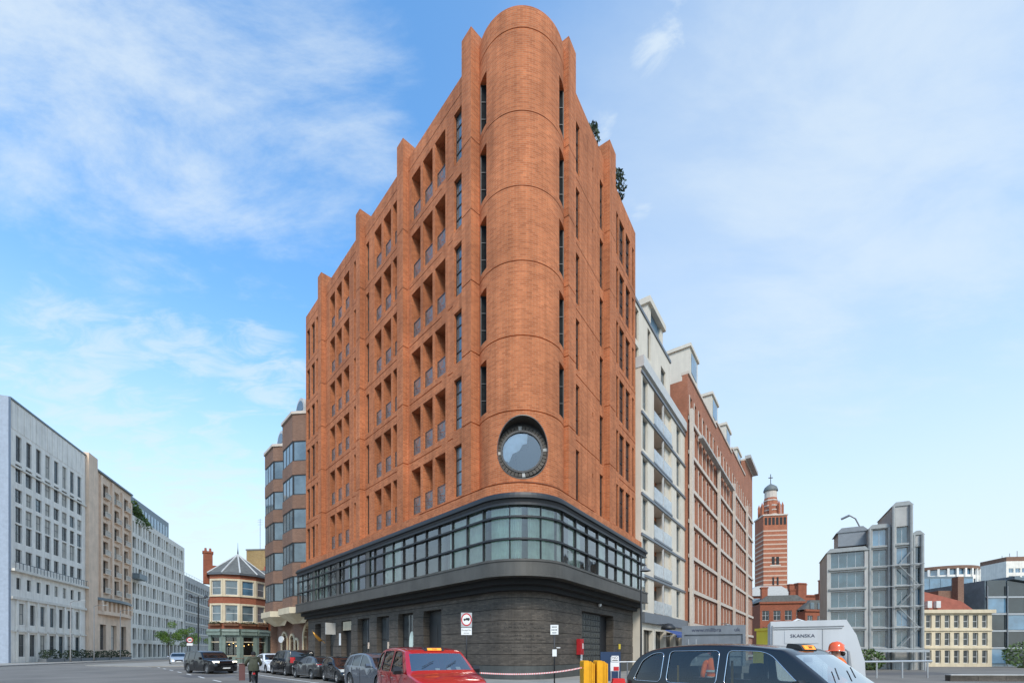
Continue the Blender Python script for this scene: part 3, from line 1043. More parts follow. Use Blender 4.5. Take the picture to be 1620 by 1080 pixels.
wall(mb, lambda t, z, d: Ps(t, z, d + .05), 0, ps.len, .1, 5.52, [(a - .01, b + .01, .1, 4.67, .5, False, 0) for a, b in so] + [(do[0] - .01, do[1] + .01, .1, 4.57, .8, False, 0)], tbreaks=ps.breaks(20))
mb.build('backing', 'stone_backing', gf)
# vertical joints on the curve
# incised lines of script: small cut strokes, too worn to read
ins = MB()
for (z, s0, s1) in ((3.30, .12, .55), (3.08, .33, .78), (2.62, .22, .66), (2.40, .36, .74), (1.95, .10, .62), (1.73, .26, .76)):
    t = ps.l1 + ps.l2 * s0 - .4
    te = ps.l1 + ps.l2 * s1 + .3
    while t < te:
        n = random.randint(3, 8)
        for i in range(n):
            h = rnd(.06, .09) if random.random() < .7 else .14
            x = t + i * .062
            ins.quad(Ps(x, z, -.030), Ps(x + .014, z, -.030), Ps(x + .020, z + h, -.030), Ps(x + .006, z + h, -.030))
            if random.random() < .7:
                ins.quad(Ps(x + .01, z + h * .5, -.030), Ps(x + .05, z + h * .55, -.030), Ps(x + .05, z + h * .75, -.030), Ps(x + .012, z + h * .7, -.030))
        t += n * .062 + .09
ins.build('inscription', 'letter_stone', gf)
# street doors and shop windows in the left front
fx_ = lambda x, y: (x, .70 + y)
for i, (a, b) in enumerate(so):
    if i in (0, 2, 6):
        m = MB()
        m.box(.004, b - a - .004, 0, .06, 0.004, 4.5)
        m.box(.15, (b - a) / 2 - .03, -.03, -.001, .1, 3.5, 0); m.box((b - a) / 2 + .03, b - a - .15, -.03, -.001, .1, 3.5, 0)
        p = lL + UL * a + IL * (.7 + .5)
        d = m.build('door', 'frame_dark', gf, (p.x, p.y, .13), RZL)
        h = MB(); h.tube([((b - a) / 2 - .1, -.08, .9), ((b - a) / 2 - .1, -.08, 1.5)], .02, 6); h.build('handle', 'metal_light', d)
    else:
        window(gf, a + .003, .7 + .42, .9 if i > 3 else .14, b - a - .006, 4.64 - (.9 if i > 3 else .14), 2, 2, fr='frame_dark', gl='window_glass_grey', loc=LO, rz=RZL, bar=.1)
        if i > 3:
            m = MB(); m.box(.003, b - a - .003, 0, .4, 0, .76); p = lL + UL * a + IL * (.7 + .35)
            m.build('stall_riser', 'frame_dark', gf, (p.x, p.y, .13), RZL)
# panelled bronze gate and dark doorway on the right front
p = lR + UR * 3.4 + IR * (.7 + .35)
gt = link('panel_gate', None, gf, (p.x, p.y, .12), RZR)
m = MB(); m.box(.01, 4.0, .05, .1, 0, 4.42); m.build('gate_leaf', 'metal_black', gt)
pm = MB(); pm.box(.03, .42, 0, .05, .03, .40); pm.box(.10, .35, -.03, .0, .10, .33)
pmm = pm.mesh('gate_panel', 'plinth_stone')
for i in range(9):
    for j in range(10):
        link('gate_panel', pmm, gt, (.02 + i * .44, 0, .02 + j * .436))
m = MB(); m.box(4.02, 5.88, .3, .38, 0, 4.42); m.box(4.02, 4.12, .0, .3, 0, 4.42)
m.build('doorway', 'metal_black', gt)
m = MB(); m.box(-.04, .04, -.04, .04, 0, 1.3); m.box(-.07, .07, -.03, .03, 1.3, 1.36)
m.build('bollard_post', 'metal_black', gt, (2.7, -.6, 0))

# things fixed to the street level
def on_right(x, out, z):
    p = OR + UR * x + IR * (.7 - out)
    return (p.x, p.y, z)
def on_left(x, out, z):
    p = OL + UL * x + IL * (.7 - out)
    return (p.x, p.y, z)
b = thing('fire_cabinet', 'red wall-mounted cabinet beside the panelled gate', 'cabinet', on_right(2.75, .32, 1.55), RZR)
m = MB(); m.box(-.26, .26, 0, .28, 0, 1.05); bo = m.build('body', 'box_red', b)
m = MB(); m.box(-.2, .2, -.02, 0, .1, .95); m.build('door', 'box_red', bo)
m = MB(); m.box(.02, .14, -.03, -.021, .4, .75); m.build('notice', 'plate_white', bo)
b = thing('wall_notice', 'small white notice on the dark wall below the red cabinet', 'notice', on_right(3.22, .06, 1.15), RZR)
m = MB(); m.box(-.14, .14, 0, .03, 0, .5); m.build('board', 'plate_white', b)
b = thing('wall_notice', 'small yellow notice on the dark pier right of the gate', 'notice', on_right(10.6, .06, 1.95), RZR)
m = MB(); m.box(-.2, .2, 0, .03, 0, .42); m.build('board', 'plate_yellow', b)
b = thing('security_camera', 'small white dome camera under the black soffit', 'camera', on_right(6.1, .2, 5.02), RZR)
m = MB(); m.lathe([(.0, .0), (.09, .03), (.12, .12), (.12, .22)], 14); m.build('dome', 'plate_white', b, smooth=True)
# hanging signs and boards on the left front
b = thing('hanging_sign', 'square grey hanging sign above the street doors', 'sign', on_left(7.9, .1, 3.4), RZL)
m = MB(); m.box(-.03, .03, -1.1, 0, 1.18, 1.22); m.build('bracket', 'metal_black', b)
m = MB(); m.box(-.05, .05, -1.0, -.05, .0, 1.12); m.build('board', 'grey_concrete', b)
b = thing('shop_sign', 'white rectangular sign board over a dark doorway', 'sign', on_left(10.1, .0, 3.75), RZL)
m = MB(); m.box(-1.0, 1.0, .1, .16, 0, .82); m.build('board', 'cream_stone', b)
b = thing('hanging_banner', 'furled gold banner on a slanting pole beside the doors', 'banner', on_left(5.0, .05, 2.6), RZL)
m = MB(); m.tube([(0, 0, .0), (.1, -1.3, 1.2)], .025, 6); m.build('pole', 'gold', b)
m = MB(); m.tube([(0.03, -.3, .25), (.05, -.55, .3), (.08, -1.0, .75), (.1, -1.2, 1.1)], [.05, .14, .10, .05], 8); m.build('cloth', 'gold', b, smooth=True)
for x, z, h, w_ in ((8.72, 2.35, 1.15, .42), (8.85, .5, .8, .3)):
    b = thing('wall_board', 'tall narrow white board left of the signed doorway' if h > 1 else 'low white board at the foot of the signed doorway', 'notice', on_left(x, .05, z), RZL)
    m = MB(); m.box(-w_ / 2, w_ / 2, 0, .03, 0, h); m.build('board', 'plate_white', b)
b = thing('round_decal', 'tall pale oval sign standing in the shop window nearest the corner doors', 'sign', on_left(21.3, -.40, 1.35), RZL)
m = MB(); m.prism_y([(.42 * math.cos(2 * math.pi * i / 24), 1.0 + .95 * math.sin(2 * math.pi * i / 24)) for i in range(24)], -.03, 0); m.build('board', 'curtain_pale', b)
for x, nm in ((14.2, 'farther'), (17.8, 'nearer')):
    b = thing('window_notice', 'terracotta notice board in the %s of the two shop windows with boards' % nm, 'notice', on_left(x, -.38, 2.0), RZL)
    m = MB(); m.box(-.35, .35, -.03, 0, 0, .55); m.build('board', 'peach_render', b)

# planting on the roof terrace
def shrub(label, x, h, rad, n):
    p = OR + UR * x + IR * .95
    t_ = thing('roof_shrub', label, 'shrub', (p.x, p.y, 37.2), group='shrubs on the roof terrace')
    m = MB(); leaves(m, (0, 0, h * .68), (rad, rad, h * .42), n // 2, .16, shell=.1)
    leaves(m, (.2, .1, h * .95), (rad * .5, rad * .5, h * .25), n // 4, .10)
    m.build('crown', 'leaf_dark', t_)
    m = MB()
    for k in range(9):
        m.tube([(0, 0, 0), (rnd(-.2, .2), rnd(-.2, .2), h * .5), (rnd(-.5, .5) * rad, rnd(-.5, .5) * rad, h)], [.04, .03, .012], 6)
    m.build('trunk', 'bark', t_)
shrub('small dark shrub on the roof edge left of the second right-hand pier', 5.6, 2.6, .65, 380)
shrub('larger dark shrub on the roof edge right of the second right-hand pier', 10.2, 3.2, .95, 700)
GLS = ['window_glass', 'window_glass_grey', 'window_glass_grey', 'window_glass_pale', 'blind_cream']
# ---------------------------------------------------------------- neighbours
def shell(root, name, x0, x1, D, z0, z1, holes, mats, y=0.0, tb=(), zb=(), side=None):
    mb = MB()
    wall(mb, PF(y), x0, x1, z0, z1, holes, tbreaks=tb, zbreaks=zb)
    si = 0 if side is None else side
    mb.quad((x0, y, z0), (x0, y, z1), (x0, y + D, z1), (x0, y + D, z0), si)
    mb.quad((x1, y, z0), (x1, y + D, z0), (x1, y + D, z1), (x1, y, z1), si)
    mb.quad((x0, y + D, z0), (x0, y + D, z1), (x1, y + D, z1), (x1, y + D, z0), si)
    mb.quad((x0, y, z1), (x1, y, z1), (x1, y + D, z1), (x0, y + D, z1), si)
    return mb.build(name, mats, root)
def strip(root, name, mat_, x0, x1, y0, y1, z0, z1):
    m = MB(); m.box(x0, x1, y0, y1, z0, z1)
    return m.build(name, mat_, root)

# --- white office block at the far left
a = along(A0, UA, IA, 0, 0)
T = thing('white_block', 'weathered white rendered block with rows of grey windows, first in the left-hand row', 'building', (a[0], a[1], .1), RZA)
L, H = 20.2, 37.6
cx = [1.9 + 2.33 * i for i in range(8)]
rows_ = [14.6 + 2.9 * k for k in range(5)]
holes, wins = [], []
for i, c in enumerate(cx):
    for k, z in enumerate(rows_):
        hh = 1.95 + .35 * ((i * 3 + k * 5) % 3)
        ww = 1.40 + .16 * ((i + k) % 2)
        wins.append((c - ww / 2, z, ww, hh))
    wins.append((c - .62, 29.3, 1.24, 3.7))
    wins.append((c - .5, 10.7, 1.0, 1.7))
for i in range(7):
    c = 2.6 + 2.5 * i
    wins.append((c - .6, 5.6, 1.2, 3.1))
    wins.append((c - .7, .9, 1.4, 3.3))
holes = [(x, x + w_, z, z + h, .28, False, 0) for x, z, w_, h in wins]
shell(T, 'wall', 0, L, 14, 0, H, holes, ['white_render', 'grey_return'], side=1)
for x, z, w_, h in wins:
    window(T, x, .2, z, w_, h, 2, 2, fr='frame_grey', gl=random.choice(GLS), bar=.07)
strip(T, 'cornice', 'slate_clad', -.1, L, -.15, .3, H + .002, H + .25)
strip(T, 'ledge', 'pale_stone', 0, L, -.55, -.003, 13.2, 13.55)
strip(T, 'ledge', 'pale_stone', 0, L, -.3, -.003, 9.2, 9.6)
strip(T, 'ledge', 'pale_stone', 0, L, -.2, -.003, 28.2, 28.45)
strip(T, 'ledge', 'pale_stone', 0, L, -.2, -.003, 4.5, 4.75)
for i in range(14):                       # raised panels on the attic
    strip(T, 'attic_panel', 'white_render', .3 + i * 1.4, 1.6 + i * 1.4, -.05, -.003, 33.6, 37.3)
for i in range(9):
    strip(T, 'pilaster', 'white_render', 1.15 + i * 2.4, 1.5 + i * 2.4, -.2, -.004, .05, 9.15)
for i in range(24):                       # balcony rail on the ledge
    strip(T, 'baluster', 'frame_grey', .3 + i * .83, .36 + i * .83, -.5, -.44, 13.55, 14.45)
strip(T, 'balcony_rail', 'frame_grey', .2, L - .2, -.52, -.42, 14.451, 14.53)
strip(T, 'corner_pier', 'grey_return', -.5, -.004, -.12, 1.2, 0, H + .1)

# --- peach block
a = along(A0, UA, IA, 20.25, 0)
T = thing('peach_block', 'peach rendered block with balconies and a curved ledge, second in the left-hand row', 'building', (a[0], a[1], .1), RZA)
L = 19.0
wins = []
colx = [7.6, 12.3, 16.7]
for k in range(6):
    for i, c in enumerate(colx):
        wins.append((c - 1.05, 13.3 + 3.75 * k, 2.1, 2.7 if k else 3.0))
for c in (6.5, 11, 15.5):
    wins.append((c - 1.2, 2.0, 2.4, 5.0))
holes = [(x, x + w_, z, z + h, .55, False, 0) for x, z, w_, h in wins]
shell(T, 'wall', 3.2, L, 14, 0, 36.3, holes, ['peach_render'])
strip(T, 'end_pier', 'peach_render', 0, 3.196, -.5, 14, 0, 38.3)
for x, z, w_, h in wins:
    window(T, x, .5, z, w_, h, 2, 2, fr='frame_grey', gl=random.choice(GLS), bar=.08)
    if z > 12:
        bf = link('balcony', None, T, (x, -.0, z))
        m = MB(); m.box(-.1, w_ + .1, -.5, -.004, -.15, 0); m.build('slab', 'peach_render', bf)
        for j in range(7):
            m = MB(); m.box(0, .09, -.45, -.37, .001, .9); m.build('baluster', 'pale_stone', bf, (.0 + j * (w_ - .09) / 6, 0, 0))
        m = MB(); m.box(-.1, w_ + .1, -.5, -.34, .9, 1.0); m.build('rail', 'pale_stone', bf)
m = MB()
n = 14
pts = [(3.2 + 15.8 * i / n, -.2 - 1.3 * math.sin(math.pi * i / n)) for i in range(n + 1)]
m.prism([(19.0, .0), (3.2, .0)] + pts, 11.6, 12.1)
m.build('curved_ledge', 'slate_clad', T)
m = MB(); m.prism([(19.0, .0), (3.2, .0)] + [(x, y * .75) for x, y in pts], 8.9, 9.6); m.build('curved_ledge', 'peach_render', T)
for i in range(8):
    strip(T, 'mezzanine_pier', 'peach_render', 4.6 + i * 1.85, 5.5 + i * 1.85, -.6, -.004, 9.602, 11.598)
strip(T, 'cornice', 'slate_clad', 3.2, L, -.45, .3, 36.302, 36.6)
for x0, x1, z1 in ((5.0, 5.8, 36), (9.6, 10.4, 36), (14.1, 14.9, 35.4), (18.2, 18.9, 34.6)):
    strip(T, 'pilaster', 'peach_render', x0, x1, -.3, -.004, 12.1, z1)

# --- pale stone grid block
a = along(A0, UA, IA, 39.3, 0)
T = thing('stone_grid_block', 'pale stone block with a regular grid of deep windows and dark roof storey', 'building', (a[0], a[1], .1), RZA)
L, H = 36.4, 32.4
wins = []
for k in range(8):
    z = 4.4 + 3.45 * k
    x = .9
    i = 0
    while x < L - 1.6:
        ww = (1.9, .75, .75)[(i + k) % 3]
        wins.append((x, z, ww, 2.6))
        x += ww + .8
        i += 1
for i in range(12):
    wins.append((.9 + i * 2.95, .3, 2.2, 3.2))
holes = [(x, x + w_, z, z + h, .6, False, 0) for x, z, w_, h in wins]
shell(T, 'wall', 0, L, 15, 0, H, holes, ['pale_stone'])
for x, z, w_, h in wins:
    window(T, x, .5, z, w_, h, 1, 2 if w_ > 1 else 1, fr='frame_grey', gl=random.choice(GLS), bar=.07)
rt = strip(T, 'roof_storey', 'slate_clad', .2, 30, 2.0, 12, H + .003, H + 5.6)
for i in range(14):
    m = MB(); m.box(0, 1.3, 0, .05, 0, 2.9); m.build('pane', 'window_glass_blue', rt, (1.4 + i * 2.0, 1.95, H + 1.2))
m = MB(); m.box(0, 4.4, 0, 1.6, -.2, 0); m.box(0, 4.4, 0, .06, 0, 1.0); m.box(0, .06, 0, 1.6, 0, 1.0)
m.build('balcony', 'slate_clad', T, (-.1, -1.6, 18.2))
gr = thing('roof_planting', 'green trailing shrubs on the roof terrace of the pale grid block', 'shrub', (*along(A0, UA, IA, 41, .9), H + .1), RZA)
m = MB()
for k in range(9):
    leaves(m, (k * 1.25 - .5, rnd(-.7, .5), 2.3 - k * .30 + rnd(-.3, .3)), (1.3, .9, 1.6 - k * .08), 150, .30)
for k in range(5):
    leaves(m, (k * 1.6 + 1, -.9, -.4), (.7, .35, 1.1), 60, .22)
m.build('crown', 'leaf_green', gr)
m = MB()
for k in range(7):
    m.tube([(k * 1.3, 0, -.1), (k * 1.3 + rnd(-.3, .3), rnd(-.3, .3), 2.2 - k * .2)], [.06, .03], 6)
m.build('trunk', 'bark', gr)

# --- grey ribbon-window block
a = along(A0, UA, IA, 76.2, 0)
T = thing('grey_ribbon_block', 'long grey office block with rows of small windows beyond the pale grid block', 'building', (a[0], a[1], .1), RZA)
L, H = 60, 24.5
wins = []
for k in range(6):
    for i in range(23):
        wins.append((.7 + i * 2.55, 4.2 + 3.3 * k, 1.6, 2.0))
holes = [(x, x + w_, z, z + h, .3, False, 0) for x, z, w_, h in wins]
shell(T, 'wall', 0, L, 15, 0, H, holes, ['grey_concrete'])
for x, z, w_, h in wins:
    window(T, x, .22, z, w_, h, 1, 2, fr='frame_white', gl='window_glass_grey', bar=.09, single=True)
for k in range(6):
    strip(T, 'ledge', 'pale_stone', 0, L, -.2, -.003, 3.7 + 3.3 * k, 3.95 + 3.3 * k)
rl = strip(T, 'roof_rail', 'metal_light', 0, L, .3, .36, H + .9, H + .98)
for i in range(24):
    m = MB(); m.box(0, .06, 0, .06, 0, .9); m.build('rail_post', 'metal_light', rl, (i * 2.6, .3, H))

# --- block closing the far end of the street
T = thing('far_street_block', 'pale far block closing the end of the street behind the pub', 'building', (-84, 190, 0), R(-5))
holes = []
wins = [(2 + i * 3.1, 3 + 3.4 * k, 1.7, 2.1) for i in range(11) for k in range(6)]
shell(T, 'wall', 0, 38, 12, 0, 24, [(x, x + w_, z, z + h, .3, False, 0) for x, z, w_, h in wins], ['grey_concrete'])
for x, z, w_, h in wins:
    window(T, x, .22, z, w_, h, 1, 2, fr='frame_white', gl='window_glass_grey', bar=.1, single=True)

# --- young street trees on the left
def tree(label, loc, h, rad, n, leaf='leaf_fresh', size=.16, name='street_tree', group=None):
    t_ = thing(name, label, 'tree', loc, 0, group)
    m = MB()
    m.tube([(0, 0, 0), (.03, 0, h * .3), (-.04, .03, h * .6), (0, 0, h * .95)], [.10, .08, .055, .015], 8)
    tips = []
    for k in range(11):
        z = h * rnd(.35, .85)
        an = k * 2.4
        e = Vector((math.cos(an) * rad * rnd(.5, 1), math.sin(an) * rad * rnd(.5, 1), z + h * rnd(.06, .2)))
        m.tube([(0, 0, z), tuple((Vector((0, 0, z)) + e) / 2 + Vector((0, 0, .1))), tuple(e)], [.035, .022, .008], 5)
        tips.append(e)
    m.build('trunk', 'bark', t_)
    m = MB()
    for e in tips:
        leaves(m, e, (rad * .38, rad * .38, h * .10), n // 11, size, shell=.1)
    m.build('crown', leaf, t_)
tree('young street tree with fresh green leaves, left of the pair before the pale grid block', (*along(A0, UA, IA, 48.5, -4.2), .1), 8.6, 2.5, 2200, size=.17, group='young street trees')
tree('young street tree with fresh green leaves, right of the pair before the pale grid block', (*along(A0, UA, IA, 62, -4.4), .1), 8.0, 2.6, 2200, size=.17, group='young street trees')
tree('slim pale green street tree in front of the grey ribbon block', (*along(A0, UA, IA, 84, -6), .1), 9.5, 2.6, 2000, size=.17, group='young street trees')
hd = thing('hedge', 'low dark hedge in planters along the foot of the white block', 'hedge', (*along(A0, UA, IA, 5, -1.4), .1), RZA)
m = MB()
for k in range(24):
    leaves(m, (k * 1.25, rnd(-.2, .2), 1.0 + rnd(-.15, .35)), (.8, .5, .75), 90, .16)
m.build('crown', 'leaf_dark', hd)
for k in range(6):
    m = MB(); m.box(-.5, 4.2, -.5, .5, 0, .55); m.build('planter', 'beam_grey', hd, (k * 5, 0, 0))
for i, x in enumerate((7.2, 14.5, 24.5)):
    lp = thing('lamp_post', 'tall slim grey lamp column, %s of three along the left-hand pavement' % ('nearest', 'middle', 'farthest')[i], 'lamp post', (*along(A0, UA, IA, x, -3.6), .1), RZA)
    m = MB(); m.tube([(0, 0, 0), (0, 0, 1.2), (0, 0, 9.5)], [.12, .09, .06], 10); m.build('column', 'pipe_grey', lp, smooth=True)
    m = MB(); m.tube([(0, 0, 9.5), (0, -.5, 9.75), (0, -1.3, 9.8)], [.05, .04, .04], 8); m.build('arm', 'pipe_grey', lp)
    m = MB(); m.box(-.14, .14, -1.9, -1.3, 9.74, 9.86); m.build('lantern', 'metal_light', lp)

# ---------------------------------------------------------------- brown bay-window building next to the corner block
o = OL - UL * 17.0
T = thing('bay_window_building', 'brown brick building with stacked canted bay windows and cream arches beside the orange block', 'building', (o.x, o.y, .1), RZL)
W0 = 16.95
m = MB()
wall(m, PF(.9), 2.0, W0, 5.6, 27.0, [])
m.quad((2.0, .9, 0), (2.0, .9, 27), (2.0, 12, 27), (2.0, 12, 0))
m.quad((W0, .9, 0), (W0, 12, 0), (W0, 12, 27), (W0, .9, 27)); m.quad((2.0, .9, 27), (W0, .9, 27), (W0, 12, 27), (2.0, 12, 27))
m.build('wall', ['brick_brown'], T)
BAYW, BD = 6.6, 1.25
fl5 = [7.5 + 3.75 * k for k in range(5)]
for bi, x0 in enumerate((2.7, 10.0)):
    top = 26.8 if bi == 0 else 28.0
    pln = [(x0, .9), (x0 + 1.5, .9 - BD), (x0 + BAYW - 1.5, .9 - BD), (x0 + BAYW, .9)]
    bay = link('bay', None, T)
    zs = [6.6]
    for f in fl5:
        zs += [f + .3, f + 2.55]
    zs.append(top)
    for i in range(0, len(zs), 2):
        m = MB(); m.prism(pln, zs[i], zs[i + 1]); m.build('brick_spandrel', 'brick_brown', bay)
    m = MB(); m.prism([(x0 - .1, .9), (x0 + 1.45, .9 - BD - .15), (x0 + BAYW - 1.45, .9 - BD - .15), (x0 + BAYW + .1, .9)], top + .002, top + .3); m.build('coping', 'band_stone', bay)
    m = MB()
    q = [(x0 + .2, .95), (x0 + 1.6, .9 - BD + .1), (x0 + BAYW - 1.6, .9 - BD + .1), (x0 + BAYW - .2, .95)]
    m.prism(q, 6.7, top - .1); m.build('core', 'interior_dark', bay)
    for f in fl5:
        for (p, q) in zip(pln, pln[1:]):
            d = Vector((q[0] - p[0], q[1] - p[1])); ln = d.length
            rz = math.atan2(d.y, d.x)
            nn = 2 if ln > 3 else 1
            window(bay, .06, .04, f + .31, ln - .12, 2.23, 1, nn + 1 if nn == 2 else 1, fr='frame_dark', gl='window_glass_pale', bar=.1, loc=p, rz=rz)
    # cream corbelled base
    m = MB()
    tp = [(x0 - .3, .9), (x0 + 1.3, .9 - BD - .4), (x0 + BAYW - 1.3, .9 - BD - .4), (x0 + BAYW + .3, .9)]
    bt = [(x0 + 1.2, .9), (x0 + 2.3, .5), (x0 + BAYW - 2.3, .5), (x0 + BAYW - 1.2, .9)]
    m.prism(tp, 5.9, 6.58)
    for i in range(3):
        m.quad((*bt[i], 4.9), (*bt[i + 1], 4.9), (*tp[i + 1], 5.899), (*tp[i], 5.899))
    m.poly([(*p, 4.9) for p in bt])
    m.build('corbel', 'cream_stone', bay)
    m = MB()                               # arched glazed dormer
    R0 = 1.5
    pts = [(x0 + 3.3 + R0 * math.cos(math.pi * i / 14), top + .3 + 1.2 + R0 * math.sin(math.pi * i / 14)) for i in range(15)]
    m.prism_y([(x0 + 3.3 + R0, top + .3)] + pts + [(x0 + 3.3 - R0, top + .3)], 1.0, 4.5)
    dm_ = m.build('dormer', 'lead_white', bay)
    m = MB(); m.prism_y([(x0 + 3.3 + (x - x0 - 3.3) * .8, top + .3 + (z - top - .3) * .88) for x, z in pts], .96, .999); m.build('pane', 'window_glass_grey', dm_)
# street level with arches
def arched_wall(root, name, x0, x1, z0, z1, arches, depth, mat_, y, ring, ringmat):
    """arches = (centre, half width, springing height): built as strips with a true semicircular head"""
    m = MB()
    xs = {x0, x1}
    for (c, r, s) in arches:
        for i in range(17):
            xs.add(round(c - r * math.cos(math.pi * i / 16), 4))
    xs = sorted(xs)
    def head(x):
        for (c, r, s) in arches:
            if abs(x - c) <= r + 1e-4:
                return s + math.sqrt(max(0, r * r - (x - c) ** 2))
        return None
    for a, b in zip(xs, xs[1:]):
        md = (a + b) / 2
        if head(md) is None:
            m.quad((a, y, z0), (b, y, z0), (b, y, z1), (a, y, z1))
        else:
            ha, hb = head(a) or z0, head(b) or z0
            m.quad((a, y, ha), (b, y, hb), (b, y, z1), (a, y, z1))
            m.quad((a, y, ha), (a, y + depth, ha), (b, y + depth, hb), (b, y, hb))
    for (c, r, s) in arches:
        for x in (c - r, c + r):
            m.quad((x, y, z0), (x, y, s), (x, y + depth, s), (x, y + depth, z0))
    o_ = m.build(name, mat_, root)
    for (c, r, s) in arches:
        if not ring:
            continue
        q = MB()
        pts = [(c - r - .0, z0)] + [(c - r * math.cos(math.pi * i / 16), s + r * math.sin(math.pi * i / 16)) for i in range(17)] + [(c + r, z0)]
        pto = [(c - r - ring, z0)] + [(c - (r + ring) * math.cos(math.pi * i / 16), s + (r + ring) * math.sin(math.pi * i / 16)) for i in range(17)] + [(c + r + ring, z0)]
        for i in range(len(pts) - 1):
            a, b, e, f = pts[i], pts[i + 1], pto[i + 1], pto[i]
            q.quad((f[0], y - .12, f[1]), (e[0], y - .12, e[1]), (b[0], y - .12, b[1]), (a[0], y - .12, a[1]))
            q.quad((f[0], y - .12, f[1]), (f[0], y, f[1]), (e[0], y, e[1]), (e[0], y - .12, e[1]))
            q.quad((a[0], y - .12, a[1]), (b[0], y - .12, b[1]), (b[0], y + .3, b[1]), (a[0], y + .3, a[1]))
        q.build('arch_surround', ringmat, o_)
    return o_
ar = [(5.2, 1.0, 3.0), (8.3, .75, 2.9), (9.95, .5, 2.6), (14.2, 1.75, 3.15)]
arched_wall(T, 'street_wall', 2.0, W0 + .9, 0, 5.6, ar, .8, 'brick_brown', 1.75, .28, 'cream_stone')
for i, (c, r, s) in enumerate(ar):
    m = MB(); m.box(c - r, c + r, 2.52, 2.56, 0, s + r + .05); m.build('pane', 'window_glass_grey' if i < 3 else 'cream_stone', T)
    if i < 3:
        m = MB(); m.box(c - .05, c + .05, 2.44, 2.5, 0, s + r); m.box(c - r, c + r, 2.44, 2.5, s - .06, s + .06); m.build('glazing_bar', 'frame_white', T)
m = MB(); m.prism_y([(3.3 + 1.0 * math.cos(2 * math.pi * i / 20), 3.3 + .42 * math.sin(2 * math.pi * i / 20)) for i in range(20)], -.05, .05)
sg = thing('oval_sign', 'white oval hanging sign in front of the cream arches', 'sign', (o + UL * 3.0 + IL * 1.0).to_3d() + Vector((0, 0, 0)), RZL)
m.build('board', 'plate_white', sg)
m = MB(); m.box(3.27, 3.33, .05, .72, 3.5, 3.56); m.build('bracket', 'metal_black', sg)

# ---------------------------------------------------------------- the pub
PC = Vector((-42.5, 70.5))
fd = (Vector((0, 0)) - PC).normalized()
PRZ = math.atan2(fd.y, fd.x) + math.pi / 2 + R(4)
T = thing('corner_pub', 'red brick Victorian corner pub with slate pyramid roof and sage green front', 'building', (PC.x, PC.y, .1), PRZ)
RP = 4.2
angs = [R(-90 - 60 + 30 * i) for i in range(5)]
pp = [(RP * math.cos(t), RP * math.sin(t)) for t in angs]
full = pp + [(3.7, 4.0), (-3.7, 4.0)]
for k, (z0, z1) in enumerate(((5.0, 5.9), (8.7, 9.75), (12.3, 12.9))):
    m = MB(); m.prism(full, z0, z1); m.build('brick_band', 'brick_pub', T)
m = MB(); m.prism([(x * .93, y * .93) for x, y in full], 4.8, 12.6); m.build('core', 'brick_pub', T)
for fi, (p, q) in enumerate(zip(pp, pp[1:])):
    d = Vector((q[0] - p[0], q[1] - p[1])); ln = d.length; rz = math.atan2(d.y, d.x)
    for (z, h) in ((5.9, 2.8), (9.75, 2.55)):
        sr = link('window_surround', None, T, (p[0], p[1], 0), rz)
        m = MB()
        m.box(.004, .30, -.06, .3, z, z + h); m.box(ln - .30, ln - .004, -.06, .3, z, z + h)
        m.box(.3, ln - .3, -.06, .3, z, z + .2); m.box(.3, ln - .3, -.06, .3, z + h - .25, z + h)
        m.box(-.05, ln + .05, -.14, -.062, z - .06, z + .1)
        m.build('stone_frame', 'cream_stone', sr)
        ch = h - .45
        window(sr, .3, .1, z + .2, ln - .6, ch, 2, 1, fr='frame_white', gl='window_glass_blue' if (fi == 2 and z > 9) else 'window_glass_pale', bar=.07)
    if True:
        fb = MB(); leaves(fb, (ln / 2, -.3, .12), (ln * .5, .22, .3), 170, .10)
        ff = thing('window_box', 'planted window box under the %s first-floor pub window' % ('leftmost', 'second', 'third', 'rightmost')[fi], 'planter', tuple(Matrix.Rotation(PRZ, 3, 'Z') @ Vector((p[0], p[1], 0)) + Vector((PC.x, PC.y, 5.75))), PRZ + rz, group='window boxes on the pub')
        fb.build('plants', 'wood_brown' if fi % 2 else 'leaf_dark', ff)
        m = MB(); m.box(.1, ln - .1, -.45, -.15, -.2, .05); m.build('trough', 'wood_brown', ff)
    # cornice per facet
    m = MB(); m.box(-.08, ln + .08, -.35, .0, 12.9, 13.15); m.build('eaves', 'frame_grey', T, (p[0], p[1], 0), rz)
    # ground floor facet: sage shopfront
    m = MB()
    m.box(-.02, ln + .02, -.55, .1, 4.05, 4.95)
    m.box(-.05, .38, -.25, .2, 0, 4.05); m.box(ln - .38, ln + .05, -.25, .2, 0, 4.05)
    m.box(.38, ln - .38, -.1, .2, 0, 1.0); m.box(.38, ln - .38, -.1, .2, 3.75, 4.05)
    sf = m.build('shopfront', 'sage_paint', T, (p[0], p[1], 0), rz)
    m = MB(); m.box(.38, ln - .38, -.16, -.1, .98, 1.08); m.box(.38, ln - .38, -.12, -.02, 3.0, 3.12); m.build('sill', 'cream_stone', sf)
    m = MB(); m.box(.38, ln - .38, .06, .09, 1.0, 3.75); m.build('pane', 'glass_clear', sf)
    m = MB(); m.tube([(.0, -.5, 4.62), (ln, -.5, 4.62)], .17, 8); m.build('fascia_roll', 'sage_paint', sf)
    for j in range(3):
        m = MB(); m.lathe([(0, -.07), (.07, 0), (0, .07)], 8); m.build('lamp', 'pub_lamp', sf, (.6 + j * .45, .9 + .5 * (j % 2), 2.5 + .2 * ((j + fi) % 3)))
m = MB(); m.prism([(x * .66, y * .66 + .3) for x, y in full], .0, 4.7); m.build('bar_room', 'interior_dark', T)
ap = (0, -.4, 16.6)
ev = [(x * 1.09, y * 1.09, 13.16) for x, y in full]
m = MB()
